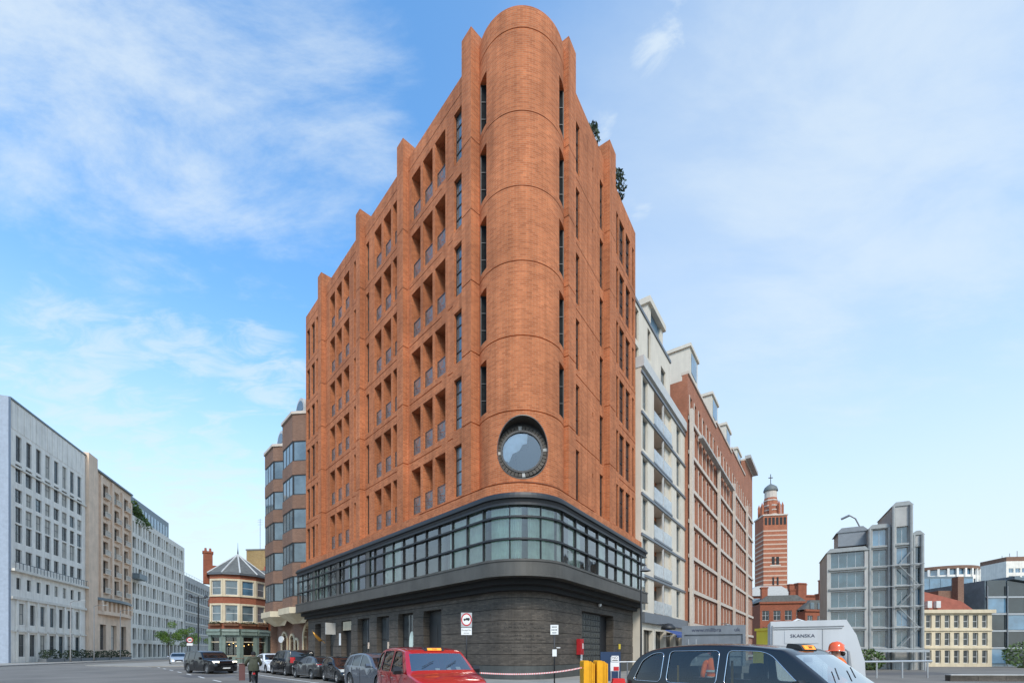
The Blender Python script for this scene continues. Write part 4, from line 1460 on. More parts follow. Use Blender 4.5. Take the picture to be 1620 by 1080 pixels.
for i in range(len(ev)):
    m.poly((ev[i], ev[(i + 1) % len(ev)], ap))
rf = m.build('roof', 'slate_roof', T)
for i in range(5):
    m = MB(); m.tube([ev[i], ap], .11, 6); m.build('ridge_roll', 'lead_white', rf)
m = MB(); m.tube([ap, (0, -.4, 17.5), (0, -.4, 18.4)], [.12, .04, .015], 6); m.build('finial', 'metal_black', rf)
ch = MB(); ch.box(-4.4, -3.2, 1.0, 2.2, 12, 16.6); ch.box(-4.5, -3.1, .9, 2.3, 16.6, 16.9); ch.box(-3.2, -2.3, 1.0, 2.0, 12, 14.8)
cs = ch.build('chimney', 'brick_pub', T)
for x in (-4.1, -3.5):
    m = MB(); m.lathe([(.18, 0), (.14, .55)], 8); m.build('chimney_pot', 'roof_tile_red', cs, (x, 1.6, 16.9))
# side wing of the pub
m = MB(); m.box(3.7, 9.4, -.6, 5, 4.95, 12.3); m.build('side_wing', 'brick_pub', T)
m = MB(); m.box(3.7, 9.4, -.75, 5, 0, 4.94); wg = m.build('side_shopfront', 'sage_paint', T)
m = MB(); m.box(3.7, 9.4, -1.0, -.752, 4.05, 4.94); m.build('fascia', 'sage_paint', wg)
for i in range(2):
    m = MB(); m.box(4.4 + i * 2.3, 6.2 + i * 2.3, -.80, -.752, 1.05, 3.8); m.build('pane', 'window_glass', wg)
    m = MB(); m.box(4.3 + i * 2.3, 6.3 + i * 2.3, -.86, -.801, .95, 1.05); m.build('sill', 'cream_stone', wg)
    for j in range(3):
        m = MB(); m.lathe([(0, -.07), (.07, 0), (0, .07)], 8); m.build('lamp', 'pub_lamp', wg, (4.8 + i * 2.3 + j * .5, -.86, 2.7 + .2 * (j % 2)))
m = MB(); m.poly([(3.5, -.9, 12.31), (9.5, -.9, 12.31), (8.5, 3, 15.0), (3.0, 3, 15.0)]); m.build('roof', 'slate_roof', T)
m = MB(); m.tube([(4.0, -.7, 4.96), (4.0, -.7, 12.3)], .08, 8); m.tube([(5.2, -.7, 4.96), (5.2, -.7, 12.3)], .06, 8); m.build('drainpipe', 'metal_black', T)
# yellow brick building and chimney behind the pub
T = thing('yellow_brick_house', 'tall yellow brick gable with dish aerial rising behind the pub', 'building', (-49.6, 85, 0), R(-6))
m = MB(); m.box(0, 9, 0, 8, 0, 20.6); m.box(-.7, 0, .0, 8, 15.2, 15.8); m.box(-.35, 0, .5, 8, 18.8, 19.3); m.build('wall', 'brick_yellow', T)
m = MB(); m.box(-.1, 9.1, -.1, 8.1, 20.6, 20.85); m.build('coping', 'roof_flat', T)
m = MB(); m.box(3.4, 5.0, -1.4, -.01, 0, 16.2); m.box(3.3, 5.1, -1.5, -.01, 16.2, 16.6); c_ = m.build('chimney', 'brick_pub', T)
m = MB(); m.lathe([(.22, 0), (.17, .8)], 8); m.build('chimney_pot', 'roof_tile_red', c_, (4.2, -.7, 16.6))
m = MB(); m.lathe([(.0, .15), (.3, .1), (.55, 0)], 16, axis='y'); m.build('dish', 'pipe_grey', T, (1.6, -.5, 15.9), smooth=True)
m = MB(); m.tube([(2.6, .2, 20.8), (2.6, .2, 26.5)], .04, 6)
for z in (25.4, 25.9, 26.3):
    m.tube([(2.1, .2, z), (3.1, .2, z)], .02, 5)
m.build('aerial', 'metal_grey', T)

# ---------------------------------------------------------------- right-hand row: cream flats and red brick flats
B0 = Vector((11.3, 39.8)); UB = Vector((.5735, .8192)).normalized(); IB = Vector((-UB.y, UB.x)); RZB = math.atan2(UB.y, UB.x)
T = thing('cream_flats', 'cream panelled flats with orange brick balcony recesses next to the orange block', 'building', (B0.x, B0.y, .1), RZB)
L = 14.5
zf = [5.2 + 3.55 * k for k in range(6)]
holes = []
for z in zf:
    holes += [(.35, 1.75, z + .15, z + 3.0, .3, False, 0), (3.5, 9.2, z, z + 3.05, 1.15, True, 1), (11.1, 12.7, z + .15, z + 3.0, .3, False, 0)]
for i in range(4):
    holes.append((.6 + 3.4 * i, 3.2 + 3.4 * i, .1, 3.6, .5, False, 0))
shell(T, 'wall', 0, L, 13, 0, 26.55, holes, ['cream_panel', 'brick_orange'])
for i in range(4):
    window(T, .6 + 3.4 * i, .4, .1, 2.6, 3.5, 1, 3, fr='frame_dark', gl='window_glass', bar=.08)
strip(T, 'canopy', 'beam_grey', -.1, L, -.35, -.003, 4.2, 5.1)
bp = MB(); bp.box(0, 2.7, -.03, .0, .06, 1.25)
bpm = bp.mesh('glass_front', 'glass_balustrade')
for k, z in enumerate(zf):
    window(T, .35, .22, z + .15, 1.4, 2.85, 1, 2, fr='frame_grey', gl='window_glass_pale', bar=.08)
    window(T, 11.1, .22, z + .15, 1.6, 2.85, 1, 2, fr='frame_grey', gl='window_glass_pale', bar=.08)
    strip(T, 'floor_beam', 'beam_grey', -.05, L, -.12, -.003, z + 3.08, z + 3.30)
    bl = link('balcony', None, T, (0, 0, z))
    m = MB(); m.box(3.4, 9.3, -.12, 1.14, -.18, -.002); m.build('slab', 'beam_grey', bl)
    m = MB(); m.box(6.28, 6.44, -.06, .1, 0, 3.0); m.build('post', 'lead_white', bl)
    link('glass_front', bpm, bl, (3.5, -.02, 0)); link('glass_front', bpm, bl, (6.5, -.02, 0))
    m = MB(); m.box(6.6, 7.6, 1.05, 1.11, 0, 2.6); m.build('door', 'window_glass', bl)
    m = MB(); m.box(7.8, 9.19, .25, 1.14, .0, 3.0); m.build('side_panel', 'cream_panel', bl)
    m = MB(); m.lathe([(0, -.24), (.17, -.17), (.24, 0), (.17, .17), (0, .24)], 12); m.build('globe_lamp', 'plate_white', bl, (5.4, .85, 1.75), smooth=True)
strip(T, 'parapet', 'lead_white', -.05, L, -.25, .5, 26.552, 27.5)
# two set-back storeys and roof box
holes = [(.4, 1.9, z, z + h, .25, False, 0) for z, h in ((27.6, 1.9), (30.0, 2.9))] + [(4.4, 5.3, z, z + h, .25, False, 0) for z, h in ((27.6, 1.9), (30.0, 2.9))] + [(8.6, 10.2, 28.6, 31.4, .25, False, 0)]
shell(T, 'upper_wall', 0, 11.9, 10, 27.52, 33.3, holes, ['cream_panel'], y=.9)
for (x, y, z, z2, d, _, __) in holes:
    window(T, x, 1.1, z, y - x, z2 - z, 1, 2, fr='frame_dark', gl='window_glass_pale', bar=.08)
strip(T, 'roof_coping', 'beam_grey', -.1, 12, .8, 1.3, 33.302, 33.6)
rb = link('roof_box', None, T, (6.6, 1.6, 33.3))
m = MB(); m.box(0, 5.0, 0, 5, 0, .9); m.box(0, .9, 0, .5, .9, 3.6); m.box(4.2, 5.0, 0, .5, .9, 3.6); m.box(0, 5.0, .5, 5, .9, 3.6); m.box(-.2, 5.2, -.3, 5.2, 3.6, 4.2); m.build('frame', 'cream_panel', rb)
m = MB(); m.box(.9, 4.2, .2, .25, .9, 3.6); m.build('pane', 'window_glass_blue', rb)
aw = thing('shop_awning', 'blue awning over the shopfronts under the cream flats', 'awning', (B0.x, B0.y, 0), RZB)
m = MB(); m.poly([(5.0, -.36, 3.9), (13, -.36, 3.9), (13, -1.7, 3.3), (5.0, -1.7, 3.3)]); m.box(5, 13, -1.72, -1.68, 3.1, 3.32); m.build('canvas', 'sign_blue', aw)
m = MB()
for x in (5.1, 9, 12.9):
    m.tube([(x, -.36, 3.2), (x, -1.65, 3.3)], .03, 6)
m.build('arm', 'metal_light', aw)
lt = thing('wall_lantern', 'dark domed lantern above the blue awning', 'lamp', (*along(B0, UB, IB, 3.2, -1.4), 3.6), RZB)
m = MB(); m.lathe([(.0, .75), (.35, .68), (.62, .4), (.66, .2), (.60, .16)], 16); m.build('dome', 'metal_black', lt, smooth=True)
m = MB(); m.box(-.04, .04, .0, 1.05, .6, .68); m.build('bracket', 'metal_black', lt)

a = along(B0, UB, IB, 14.55, -.3)
T = thing('red_brick_flats', 'long red brick flats with pale stone grid and roof boxes beyond the cream flats', 'building', (a[0], a[1], .1), RZB)
L = 52
xs = []
secs = [(0.4, 15.2, 33.4), (15.9, 27.5, 34.2), (28.2, 41.5, 35.0), (42.2, 51.6, 38.0)]
allw = []
for (s0, s1, zt) in secs:
    n = max(2, int((s1 - s0) / 2.1))
    for i in range(n):
        x = s0 + (s1 - s0) * (i + .5) / n
        for k in range(8):
            allw.append((x - .55, 1.2 + 3.9 * k, 1.1, 3.0 if k < 7 else 2.5))
holes = [(x, x + w_, z, z + h, .35, False, 0) for x, z, w_, h in allw]
shell(T, 'wall', 0, L, 13, 0, 32.5, holes, ['brick_red'])
for x, z, w_, h in allw:
    window(T, x, .22, z, w_, h, 2, 1, fr='frame_white', gl=random.choice(GLS[1:]), bar=.08)
    m = WC.get('jamb%.1f' % h)
    if m is None:
        q = MB(); q.box(-.24, -.01, -.06, .1, 0, h); m = WC['jamb%.1f' % h] = q.mesh('stone_jamb', 'band_stone')
    link('stone_jamb', m, T, (x, 0, z))
for k in range(8):
    strip(T, 'stone_band', 'band_stone', 0, L, -.22, -.07, .62 + 3.9 * k, 1.05 + 3.9 * k)
for (s0, s1, zt) in secs:
    strip(T, 'stone_pier', 'band_stone', s0 - .5, s0 + .1, -.55, -.23, 0, 29.0)
    strip(T, 'parapet', 'brick_red', s0 - .4, s1 + .29, .0, .6, 32.502, zt - .3)
    strip(T, 'coping', 'band_stone', s0 - .4, s1 + .29, -.15, .7, zt - .298, zt)
strip(T, 'bay_hood', 'grey_concrete', 4.0, 26, -.8, -.23, 27.2, 27.5)
for x, w_ in ((4.0, 4.0), (16.5, 4.2), (27.2, 4.2), (38, 4.5)):
    rb = link('roof_box', None, T, (x, .75, 34.2))
    m = MB(); m.box(0, w_, 0, 5, 0, 4.4); m.box(-.2, w_ + .2, -.2, 5.2, 4.4, 4.8); m.build('frame', 'cream_panel', rb)
    m = MB(); m.box(.7, w_ - .7, -.06, -.003, 1.6, 4.0); m.build('pane', 'window_glass_blue', rb)
strip(T, 'end_cornice', 'grey_concrete', 42, 52.6, -1.0, .0, 38.0, 38.6)
m = MB(); m.box(42.2, 52, .61, 6, 32.6, 37.7); m.build('end_tower', 'brick_red', T)
sl_ = thing('street_bracket_lamp', 'grey bracket lamp high on the red brick flats', 'lamp', (*along(B0, UB, IB, 33, -1.3), 5.6), RZB)
m = MB(); m.box(-.05, .05, 0, 1.3, .2, .28); m.lathe([(.0, .2), (.4, .1), (.45, 0)], 12); m.build('arm', 'metal_grey', sl_)

# ---------------------------------------------------------------- cathedral bell tower
T = thing('striped_bell_tower', 'tall brick and white striped bell tower with green dome', 'tower', (116.5, 205, 0), R(-8))
HW = 4.9
zb = 0
k = 0
while zb < 56:
    h = 1.35 if k % 2 == 0 else .62
    e = 0 if k % 2 == 0 else .06
    m = MB(); m.box(-HW - e, HW + e, -HW - e, HW + e, zb, zb + h)
    m.build('course', 'brick_stripe' if k % 2 == 0 else 'stripe_stone', T)
    zb += h; k += 1
for (z, w_) in ((40, 1.4), (31, .9)):
    for sx in (-1, 1):
        wn_ = strip(T, 'lancet', 'interior_dark', sx * .9 - w_ * .4, sx * .9 + w_ * .4, -HW - .2, -HW - .07, z, z + 3.4)
strip(T, 'lancet_surround', 'band_stone', -2.2, 2.2, -HW - .15, -HW - .061, 39.4, 39.9)
z0 = zb
m = MB(); m.box(-HW, HW, -HW, HW, z0, z0 + 5); st = m.build('belfry', 'brick_stripe', T)
for i in range(6):
    m = MB(); m.box(-.5, .5, -.1, .0, 0, 3.2); m.build('arch_opening', 'interior_dark', st, (-3.9 + i * 1.56, -HW - .01, z0 + 1.0))
m = MB(); m.box(-HW - .3, HW + .3, -HW - .3, HW + .3, z0 + 5, z0 + 5.6); m.build('cornice', 'band_stone', T)
prof = [(4.5, 5.6), (4.0, 7.8), (3.3, 10), (2.9, 12.5), (2.7, 14.0)]
for (r0, a_), (r1, b_) in zip(prof, prof[1:]):
    m = MB(); m.lathe([(r0, z0 + a_), (r1, z0 + b_)], 8); m.build('octagon', 'brick_stripe', T)
    m = MB(); m.lathe([(r0 + .15, z0 + a_), (r0 + .15, z0 + a_ + .5), (r0 - .1, z0 + a_ + .6)], 8); m.build('course', 'band_stone', T)
for i in range(8):
    an = math.pi / 4 * i + .39
    m = MB(); m.box(-.5, .5, -.5, .5, 0, 4.5); m.lathe([(.6, 4.5), (0, 6.4)], 6)
    m.build('pinnacle', 'brick_stripe', T, (4.6 * math.cos(an), 4.6 * math.sin(an), z0 + 5.6), an)
m = MB(); m.lathe([(2.5, z0 + 14), (2.5, z0 + 17.2)], 12); m.build('lantern', 'band_stone', T)
m = MB(); m.lathe([(2.9, z0 + 17.2), (2.95, z0 + 17.7), (2.5, z0 + 19.0), (1.3, z0 + 20), (.4, z0 + 20.5), (.2, z0 + 21), (.0, z0 + 21.1)], 16); m.build('dome', 'copper_roof', T, smooth=40)
m = MB(); m.tube([(0, 0, z0 + 20.5), (0, 0, z0 + 25)], .15, 6); m.box(-.9, .9, -.1, .1, z0 + 23.2, z0 + 23.6); m.build('cross', 'metal_black', T)

# ---------------------------------------------------------------- brick houses below the tower
def brick_house(label, loc, rz, L, D, H, nx, nz, roofm, rh, brickm='brick_pub', zh=2.6, ch=()):
    t_ = thing('brick_house', label, 'building', loc, rz, )
    wins = [(L * (i + .5) / nx - .85, 1.2 + (H - 1.2) * k / nz, 1.7, zh) for i in range(nx) for k in range(nz)]
    shell(t_, 'wall', 0, L, D, 0, H, [(x, x + w_, z, z + h, .3, False, 0) for x, z, w_, h in wins], [brickm])
    for x, z, w_, h in wins:
        window(t_, x, .2, z, w_, h, 2, 2, fr='frame_white', gl='window_glass_grey', bar=.08)
    strip(t_, 'cornice', 'brick_pub', -.2, L + .2, -.35, .2, H + .002, H + .5)
    if rh:
        m = MB(); m.prism_y([(-.3, H + .5), (L + .3, H + .5), (L - 2, H + rh), (2, H + rh)], .1, D); m.build('roof', roofm, t_)
    for (x, y, w_, h) in ch:
        m = MB(); m.box(x, x + w_, y, y + 1.2, H, H + h); m.box(x - .15, x + w_ + .15, y - .15, y + 1.35, H + h, H + h + .35); m.build('chimney', brickm, t_)
    return t_
brick_house('red brick house with tall arched windows directly right of the brick flats', (66.5, 122, 0), R(-12), 11, 10, 14.5, 4, 3, 'slate_roof', 2.2, ch=((1, 2, 1.5, 4.4), (8, 2, 2, 3.6)))
t_ = brick_house('red brick mansion house with slate roof and dormer row under the bell tower', (76, 118, 0), R(14), 19, 10, 12.2, 6, 3, 'slate_roof', 3.0, ch=((1, 3, 2.4, 7.5), (9, 4, 2.2, 5), (14, 4, 3.4, 6.0)))
for i in range(7):
    m = MB(); m.box(0, 1.2, 0, 2.0, 0, 1.7); q = m.build('dormer', 'slate_clad', t_, (1.6 + i * 2.5, -.1, 12.8)); m = MB(); m.box(.15, 1.05, -.03, -.002, .2, 1.5); m.build('pane', 'window_glass_pale', q)
brick_house('dark red brick warehouse behind the mansion house, beside the steel and glass block', (90, 150, 0), R(4), 26, 12, 20, 7, 4, 'slate_roof', 0, ch=((3, 2, 6, 4), (14, 2, 3, 5.5)))
t_ = thing('roof_pavilion', 'glazed rooftop pavilion with pale hipped roof between the brick houses', 'building', (70, 138, 0), R(-4))
m = MB(); m.box(0, 15, 0, 8, 0, 18.5); m.build('wall', 'brick_pub', t_)
m = MB(); m.box(.4, 14.6, -.1, -.004, 14.8, 17.8)
pn = m.build('ribbon_window', 'window_glass_blue', t_)
m = MB(); m.prism_y([(-.6, 18.502), (15.6, 18.502), (11, 21.4), (4, 21.4)], -.6, 8); m.build('roof', 'lead_white', t_)

# ---------------------------------------------------------------- right edge: steel and glass block, houses and towers
T = thing('steel_glass_block', 'stepped grey steel and blue glass block standing on the right', 'building', (32.6, 47.1, 0), R(-28))
mods = [(0.0, 3.4, 11.9), (3.5, 5.2, 14.0), (5.3, 6.8, 15.9), (6.9, 7.7, 13.0)]
for mi, (x0, x1, H) in enumerate(mods):
    md = link('module', None, T, (x0, .3 * (mi % 2), 0))
    w_ = x1 - x0
    wins = []
    z = 2.2
    while z + 1.6 < H:
        wins.append((.32 if w_ > 1 else .15, w_ - .28 if w_ > 1 else w_ - .15, z, z + 1.62, .3, False, 0)); z += 2.02
    m = MB(); wall(m, PF(0), 0, w_, 0, H, wins)
    m.quad((0, 0, 0), (0, 0, H), (0, 6, H), (0, 6, 0)); m.quad((w_, 0, 0), (w_, 6, 0), (w_, 6, H), (w_, 0, H)); m.quad((0, 0, H), (w_, 0, H), (w_, 6, H), (0, 6, H))
    m.build('frame', 'grey_concrete', md)
    m = MB(); m.prism_y([(-.1, H), (w_ + .1, H), (w_ - .25, H + .4), (.25, H + .4)], -.1, 6); m.build('cap', 'metal_mid', md)
    for (a_, b_, c_, d_, *_r) in wins:
        window(md, a_, .25, c_, b_ - a_, d_ - c_, 1, 4 if w_ > 3 else 2, fr='metal_light', gl=random.choice(['window_glass_teal', 'window_glass_blue', 'window_glass_teal']), bar=.05)
        m = MB(); m.box(a_ - .15, b_ + .15, -.16, -.003, c_ - .22, c_ - .05); m.build('sill', 'metal_mid', md)
    if mi:
        m = MB(); m.tube([(.05, -.15, 0), (.05, -.15, H)], .14, 8); m.tube([(w_ - .1, -.15, 0), (w_ - .1, -.15, H)], .14, 8); m.build('steel_column', 'metal_mid', md)
for i in range(5):
    m = MB(); m.tube([(3.7, -.45, 2.0 + i * 2.02), (7.6, -.45, 2.05 + i * 2.02)], .05, 6); m.tube([(5.7 + (i % 2) * 1.5, -.45, 2.05 + i * 2.02), (7.2 - (i % 2) * 1.5, -.45, 4.05 + i * 2.02)], .04, 6)
    m.build('steel_brace', 'metal_mid', T)
m = MB(); m.box(3.4, 7.6, -1.9, -.6, 1.7, 1.95); m.tube([(3.6, -1.8, 0), (3.6, -1.8, 1.7)], .08, 8); m.tube([(7.3, -1.8, 0), (7.3, -1.8, 1.7)], .08, 8); m.build('canopy', 'metal_light', T)
m = MB(); m.box(1.1, 3.5, 1.2, 4, 12.7, 14.1); m.prism_y([(.9, 14.1), (3.7, 14.1), (3.2, 14.6), (1.4, 14.6)], 1.1, 4); m.build('plant_room', 'metal_grey', T)
m = MB(); m.tube([(3.0, 1.4, 14.5), (2.6, 1.4, 15.5), (2.1, 1.4, 15.9)], .07, 6); m.tube([(2.1, 1.4, 15.9), (1.4, 1.4, 15.6)], .12, 6); m.build('roof_crane', 'metal_grey', T)

T = thing('cream_terrace', 'old cream stone terrace with red tiled roof, right of the steel and glass block', 'building', (47.6, 53.0, 0), R(-2))
wins = []
for k in range(3):
    for i in range(7):
        wins.append((.6 + i * 1.05, .4 + 2.05 * k, .62, 1.5))
shell(T, 'wall', 0, 8.0, 8, 0, 6.2, [(x, x + w_, z, z + h, .2, False, 0) for x, z, w_, h in wins], ['cream_stone'])
for x, z, w_, h in wins:
    window(T, x, .15, z, w_, h, 2, 1, fr='frame_white', gl='window_glass_grey', bar=.06)
strip(T, 'cornice', 'cream_stone', -.2, 8.2, -.3, .1, 6.202, 6.6)
for z in (2.1, 4.15):
    strip(T, 'ledge', 'cream_stone', 0, 8, -.12, -.003, z, z + .15)
m = MB(); m.prism_y([(-.2, 6.6), (7.0, 6.6), (5.5, 7.7), (1.0, 8.9), (-.2, 8.9)], 1.0, 7); rf = m.build('roof', 'roof_tile_red', T)
for x in (1.3, 2.3):
    m = MB(); m.box(0, .5, 0, 1, 0, .8); m.build('dormer', 'frame_white', rf, (x, .6, 6.9))
m = MB(); m.box(4.6, 7, 3, 6, 6.6, 9.2); m.build('chimney_block', 'brick_brown', T)
m = MB(); m.box(6.2, 6.9, 2.2, 3, 6.6, 10.8); m.build('chimney', 'brick_brown', T)

T = thing('dark_glass_block', 'dark glass office block with thin white floor lines at the right edge', 'building', (56.2, 54.0, 0), R(-2))
m = MB(); m.prism_y([(0, 0), (12, 0), (12, 8.5), (3, 10.2), (0, 10.2)], .12, 10); m.build('core', 'slate_clad', T)
for k in range(5):
    for i in range(5):
        m = MB(); m.box(.05, 2.2, 0, .05, .05, 1.9); m.build('pane', 'window_glass' if (i + k) % 3 else 'window_glass_blue', T, (.1 + i * 2.3, 0, .3 + k * 2.0))
for k in range(1, 5):
    strip(T, 'floor_line', 'metal_light', 0, 12, -.12, -.004, .1 + 2.0 * k, .3 + 2.0 * k)
for i in range(6):
    strip(T, 'post', 'metal_grey', 2.3 * i, 2.3 * i + .1, -.2, -.125, 0, 9.5)
m = MB(); m.prism_y([(2.8, 10.25), (12.3, 8.6), (12.3, 8.9), (2.8, 10.6)], -.5, 10); m.build('roof', 'slate_clad', T)
T = thing('blue_glass_box', 'plain blue glass box between the red roof and the dark glass block', 'building', (69.5, 78, 0), R(0))
m = MB(); m.box(0, 9.5, 0, 8, 0, 14.6); m.build('core', 'slate_clad', T)
for i in range(5):
    for k in range(5):
        m = MB(); m.box(.04, 1.84, -.05, -.002, .04, 2.7); m.build('pane', 'window_glass_blue', T, (.1 + i * 1.88, 0, .4 + k * 2.78))
T = thing('round_office_block', 'round white banded office block with brown rim far behind the red roof', 'building', (160, 172, 0), 0)
RO_ = 11.5
for k in range(9):
    m = MB(); m.lathe([(RO_, k * 3.45), (RO_, k * 3.45 + 1.4)], 40); m.build('white_band', 'white_render', T, smooth=True)
    for j in range(16):
        a_ = R(170 + j * 12.5)
        m = MB()
        for (t0, t1) in ((0, R(5)), (R(5), R(10))):
            m.quad(*[((RO_ - .4) * math.cos(a_ + t), (RO_ - .4) * math.sin(a_ + t), z) for t, z in ((t0, k * 3.45 + 1.4), (t1, k * 3.45 + 1.4), (t1, k * 3.45 + 3.45), (t0, k * 3.45 + 3.45))])
        m.build('pane', 'window_glass_blue', T)
for j in range(17):
    a_ = R(168.6 + j * 12.5)
    m = MB(); m.box(-.3, .3, -.5, .2, 0, 31.2); m.build('pier', 'white_render', T, (RO_ * math.cos(a_), RO_ * math.sin(a_), 0), a_ + math.pi / 2)
m = MB(); m.lathe([(RO_ + .4, 31.05), (RO_ + .4, 32.2), (0, 32.25)], 40); m.build('rim', 'brick_brown', T)
m = MB(); m.lathe([(RO_ - .6, 0), (RO_ - .6, 31)], 40); m.build('core', 'interior_grey', T)
T = thing('far_tower_block', 'tall pale tower block with aerials at the far right edge', 'building', (215, 198, 0), R(-6))
wins = [(1 + i * 2.6, 3 + 3.3 * k, 1.9, 1.9) for i in range(10) for k in range(11)]
shell(T, 'wall', 0, 27, 14, 0, 41, [(x, x + w_, z, z + h, .3, False, 0) for x, z, w_, h in wins], ['pale_stone'])
for x, z, w_, h in wins:
    window(T, x, .2, z, w_, h, 1, 2, fr='frame_white', gl='window_glass_blue', bar=.1, single=True)
strip(T, 'roof_storey', 'brick_brown', .5, 26.5, .5, 13, 41.002, 43)
for i in range(7):
    strip(T, 'aerial', 'pipe_grey', 1 + i * 3, 1.15 + i * 3, 3, 3.15, 43.002, 44 + (i * 7 % 3))
# low brick wall and planting in front of the right-hand houses
T = thing('low_brick_wall', 'low dark brick wall along the bottom right edge', 'wall', (26, 27.0, 0), R(-2))
for i in range(14):
    m = MB(); m.box(.01, 1.59, 0, .35, 0, .34); m.build('wall_section', 'brick_dark', T, (i * 1.6, 0, 0))
m = MB(); m.box(0, 22.4, -.04, .39, .342, .40); m.build('coping', 'grey_concrete', T)
for i, (x, y, r_) in enumerate(((29.0, 43.5, .9), (33.8, 43.0, 1.0), (54.5, 48.5, 1.4))):
    b_ = thing('bush', ('green bush at the foot of the steel and glass block, left of two', 'green bush at the foot of the steel and glass block, right of two', 'green bush before the dark glass block')[i], 'bush', (x, y, 0), 0, 'bushes on the right')
    m = MB(); leaves(m, (0, 0, r_), (r_ * 1.3, r_, r_), 600, .16); m.build('crown', 'leaf_green', b_)
    m = MB(); m.tube([(0, 0, 0), (.1, 0, r_)], [.06, .03], 6); m.build('trunk', 'bark', b_)
# ---------------------------------------------------------------- vehicles
def catmull(pts, n=4):
    out = []
    k = len(pts)
    for i in range(k - 1):
        p0, p1, p2, p3 = [Vector(pts[max(0, min(k - 1, j))]) for j in (i - 1, i, i + 1, i + 2)]
        for s in range(n):
            t = s / n
            out.append(.5 * ((2 * p1) + (p2 - p0) * t + (2 * p0 - 5 * p1 + 4 * p2 - p3) * t * t + (3 * p1 - p0 - 3 * p2 + p3) * t ** 3))
    out.append(Vector(pts[-1]))
    return out
def rounded(poly, r, n=4):
    out = []
    k = len(poly)
    for i in range(k):
        p, a, b = Vector(poly[i]), Vector(poly[i - 1]), Vector(poly[(i + 1) % k])
        da, db = (a - p), (b - p)
        rr = min(r, da.length * .45, db.length * .45)
        A, B = p + da.normalized() * rr, p + db.normalized() * rr
        for s in range(n + 1):
            t = s / n
            out.append((1 - t) ** 2 * A + 2 * t * (1 - t) * p + t * t * B)
    return out
WHEELS = {}
def wheel_meshes(r, w_):
    key = (r, w_)
    if key not in WHEELS:
        ty = MB(); ty.lathe([(r * .66, -w_ / 2), (r * .93, -w_ / 2), (r, -w_ * .36), (r, w_ * .36), (r * .93, w_ / 2), (r * .66, w_ / 2)], 28, axis='y')
        rm = MB()
        rm.lathe([(r * .68, -w_ * .42), (r * .62, -w_ * .46), (r * .60, -w_ * .3), (r * .58, .0)], 28, axis='y')
        for i in range(10):
            a = 2 * math.pi * i / 10
            d, e = Vector((math.cos(a), 0, math.sin(a))), Vector((-math.sin(a), 0, math.cos(a)))
            q = [d * r * .1 + e * r * .06, d * r * .63 + e * r * .045, d * r * .63 - e * r * .045, d * r * .1 - e * r * .06]
            rm.poly([tuple(v + Vector((0, -w_ * .34, 0))) for v in q])
        rm.lathe([(r * .16, -w_ * .40), (0, -w_ * .42)], 12, axis='y'); rm.lathe([(r * .16, -w_ * .40), (r * .16, -w_ * .2)], 12, axis='y')
        bk = MB(); bk.lathe([(r * .62, -w_ * .15), (0, -w_ * .15)], 20, axis='y')
        WHEELS[key] = (ty.mesh('tyre', 'rubber', 40), rm.mesh('rim', 'alloy'), bk.mesh('brake_disc', 'trim_black'))
    return WHEELS[key]
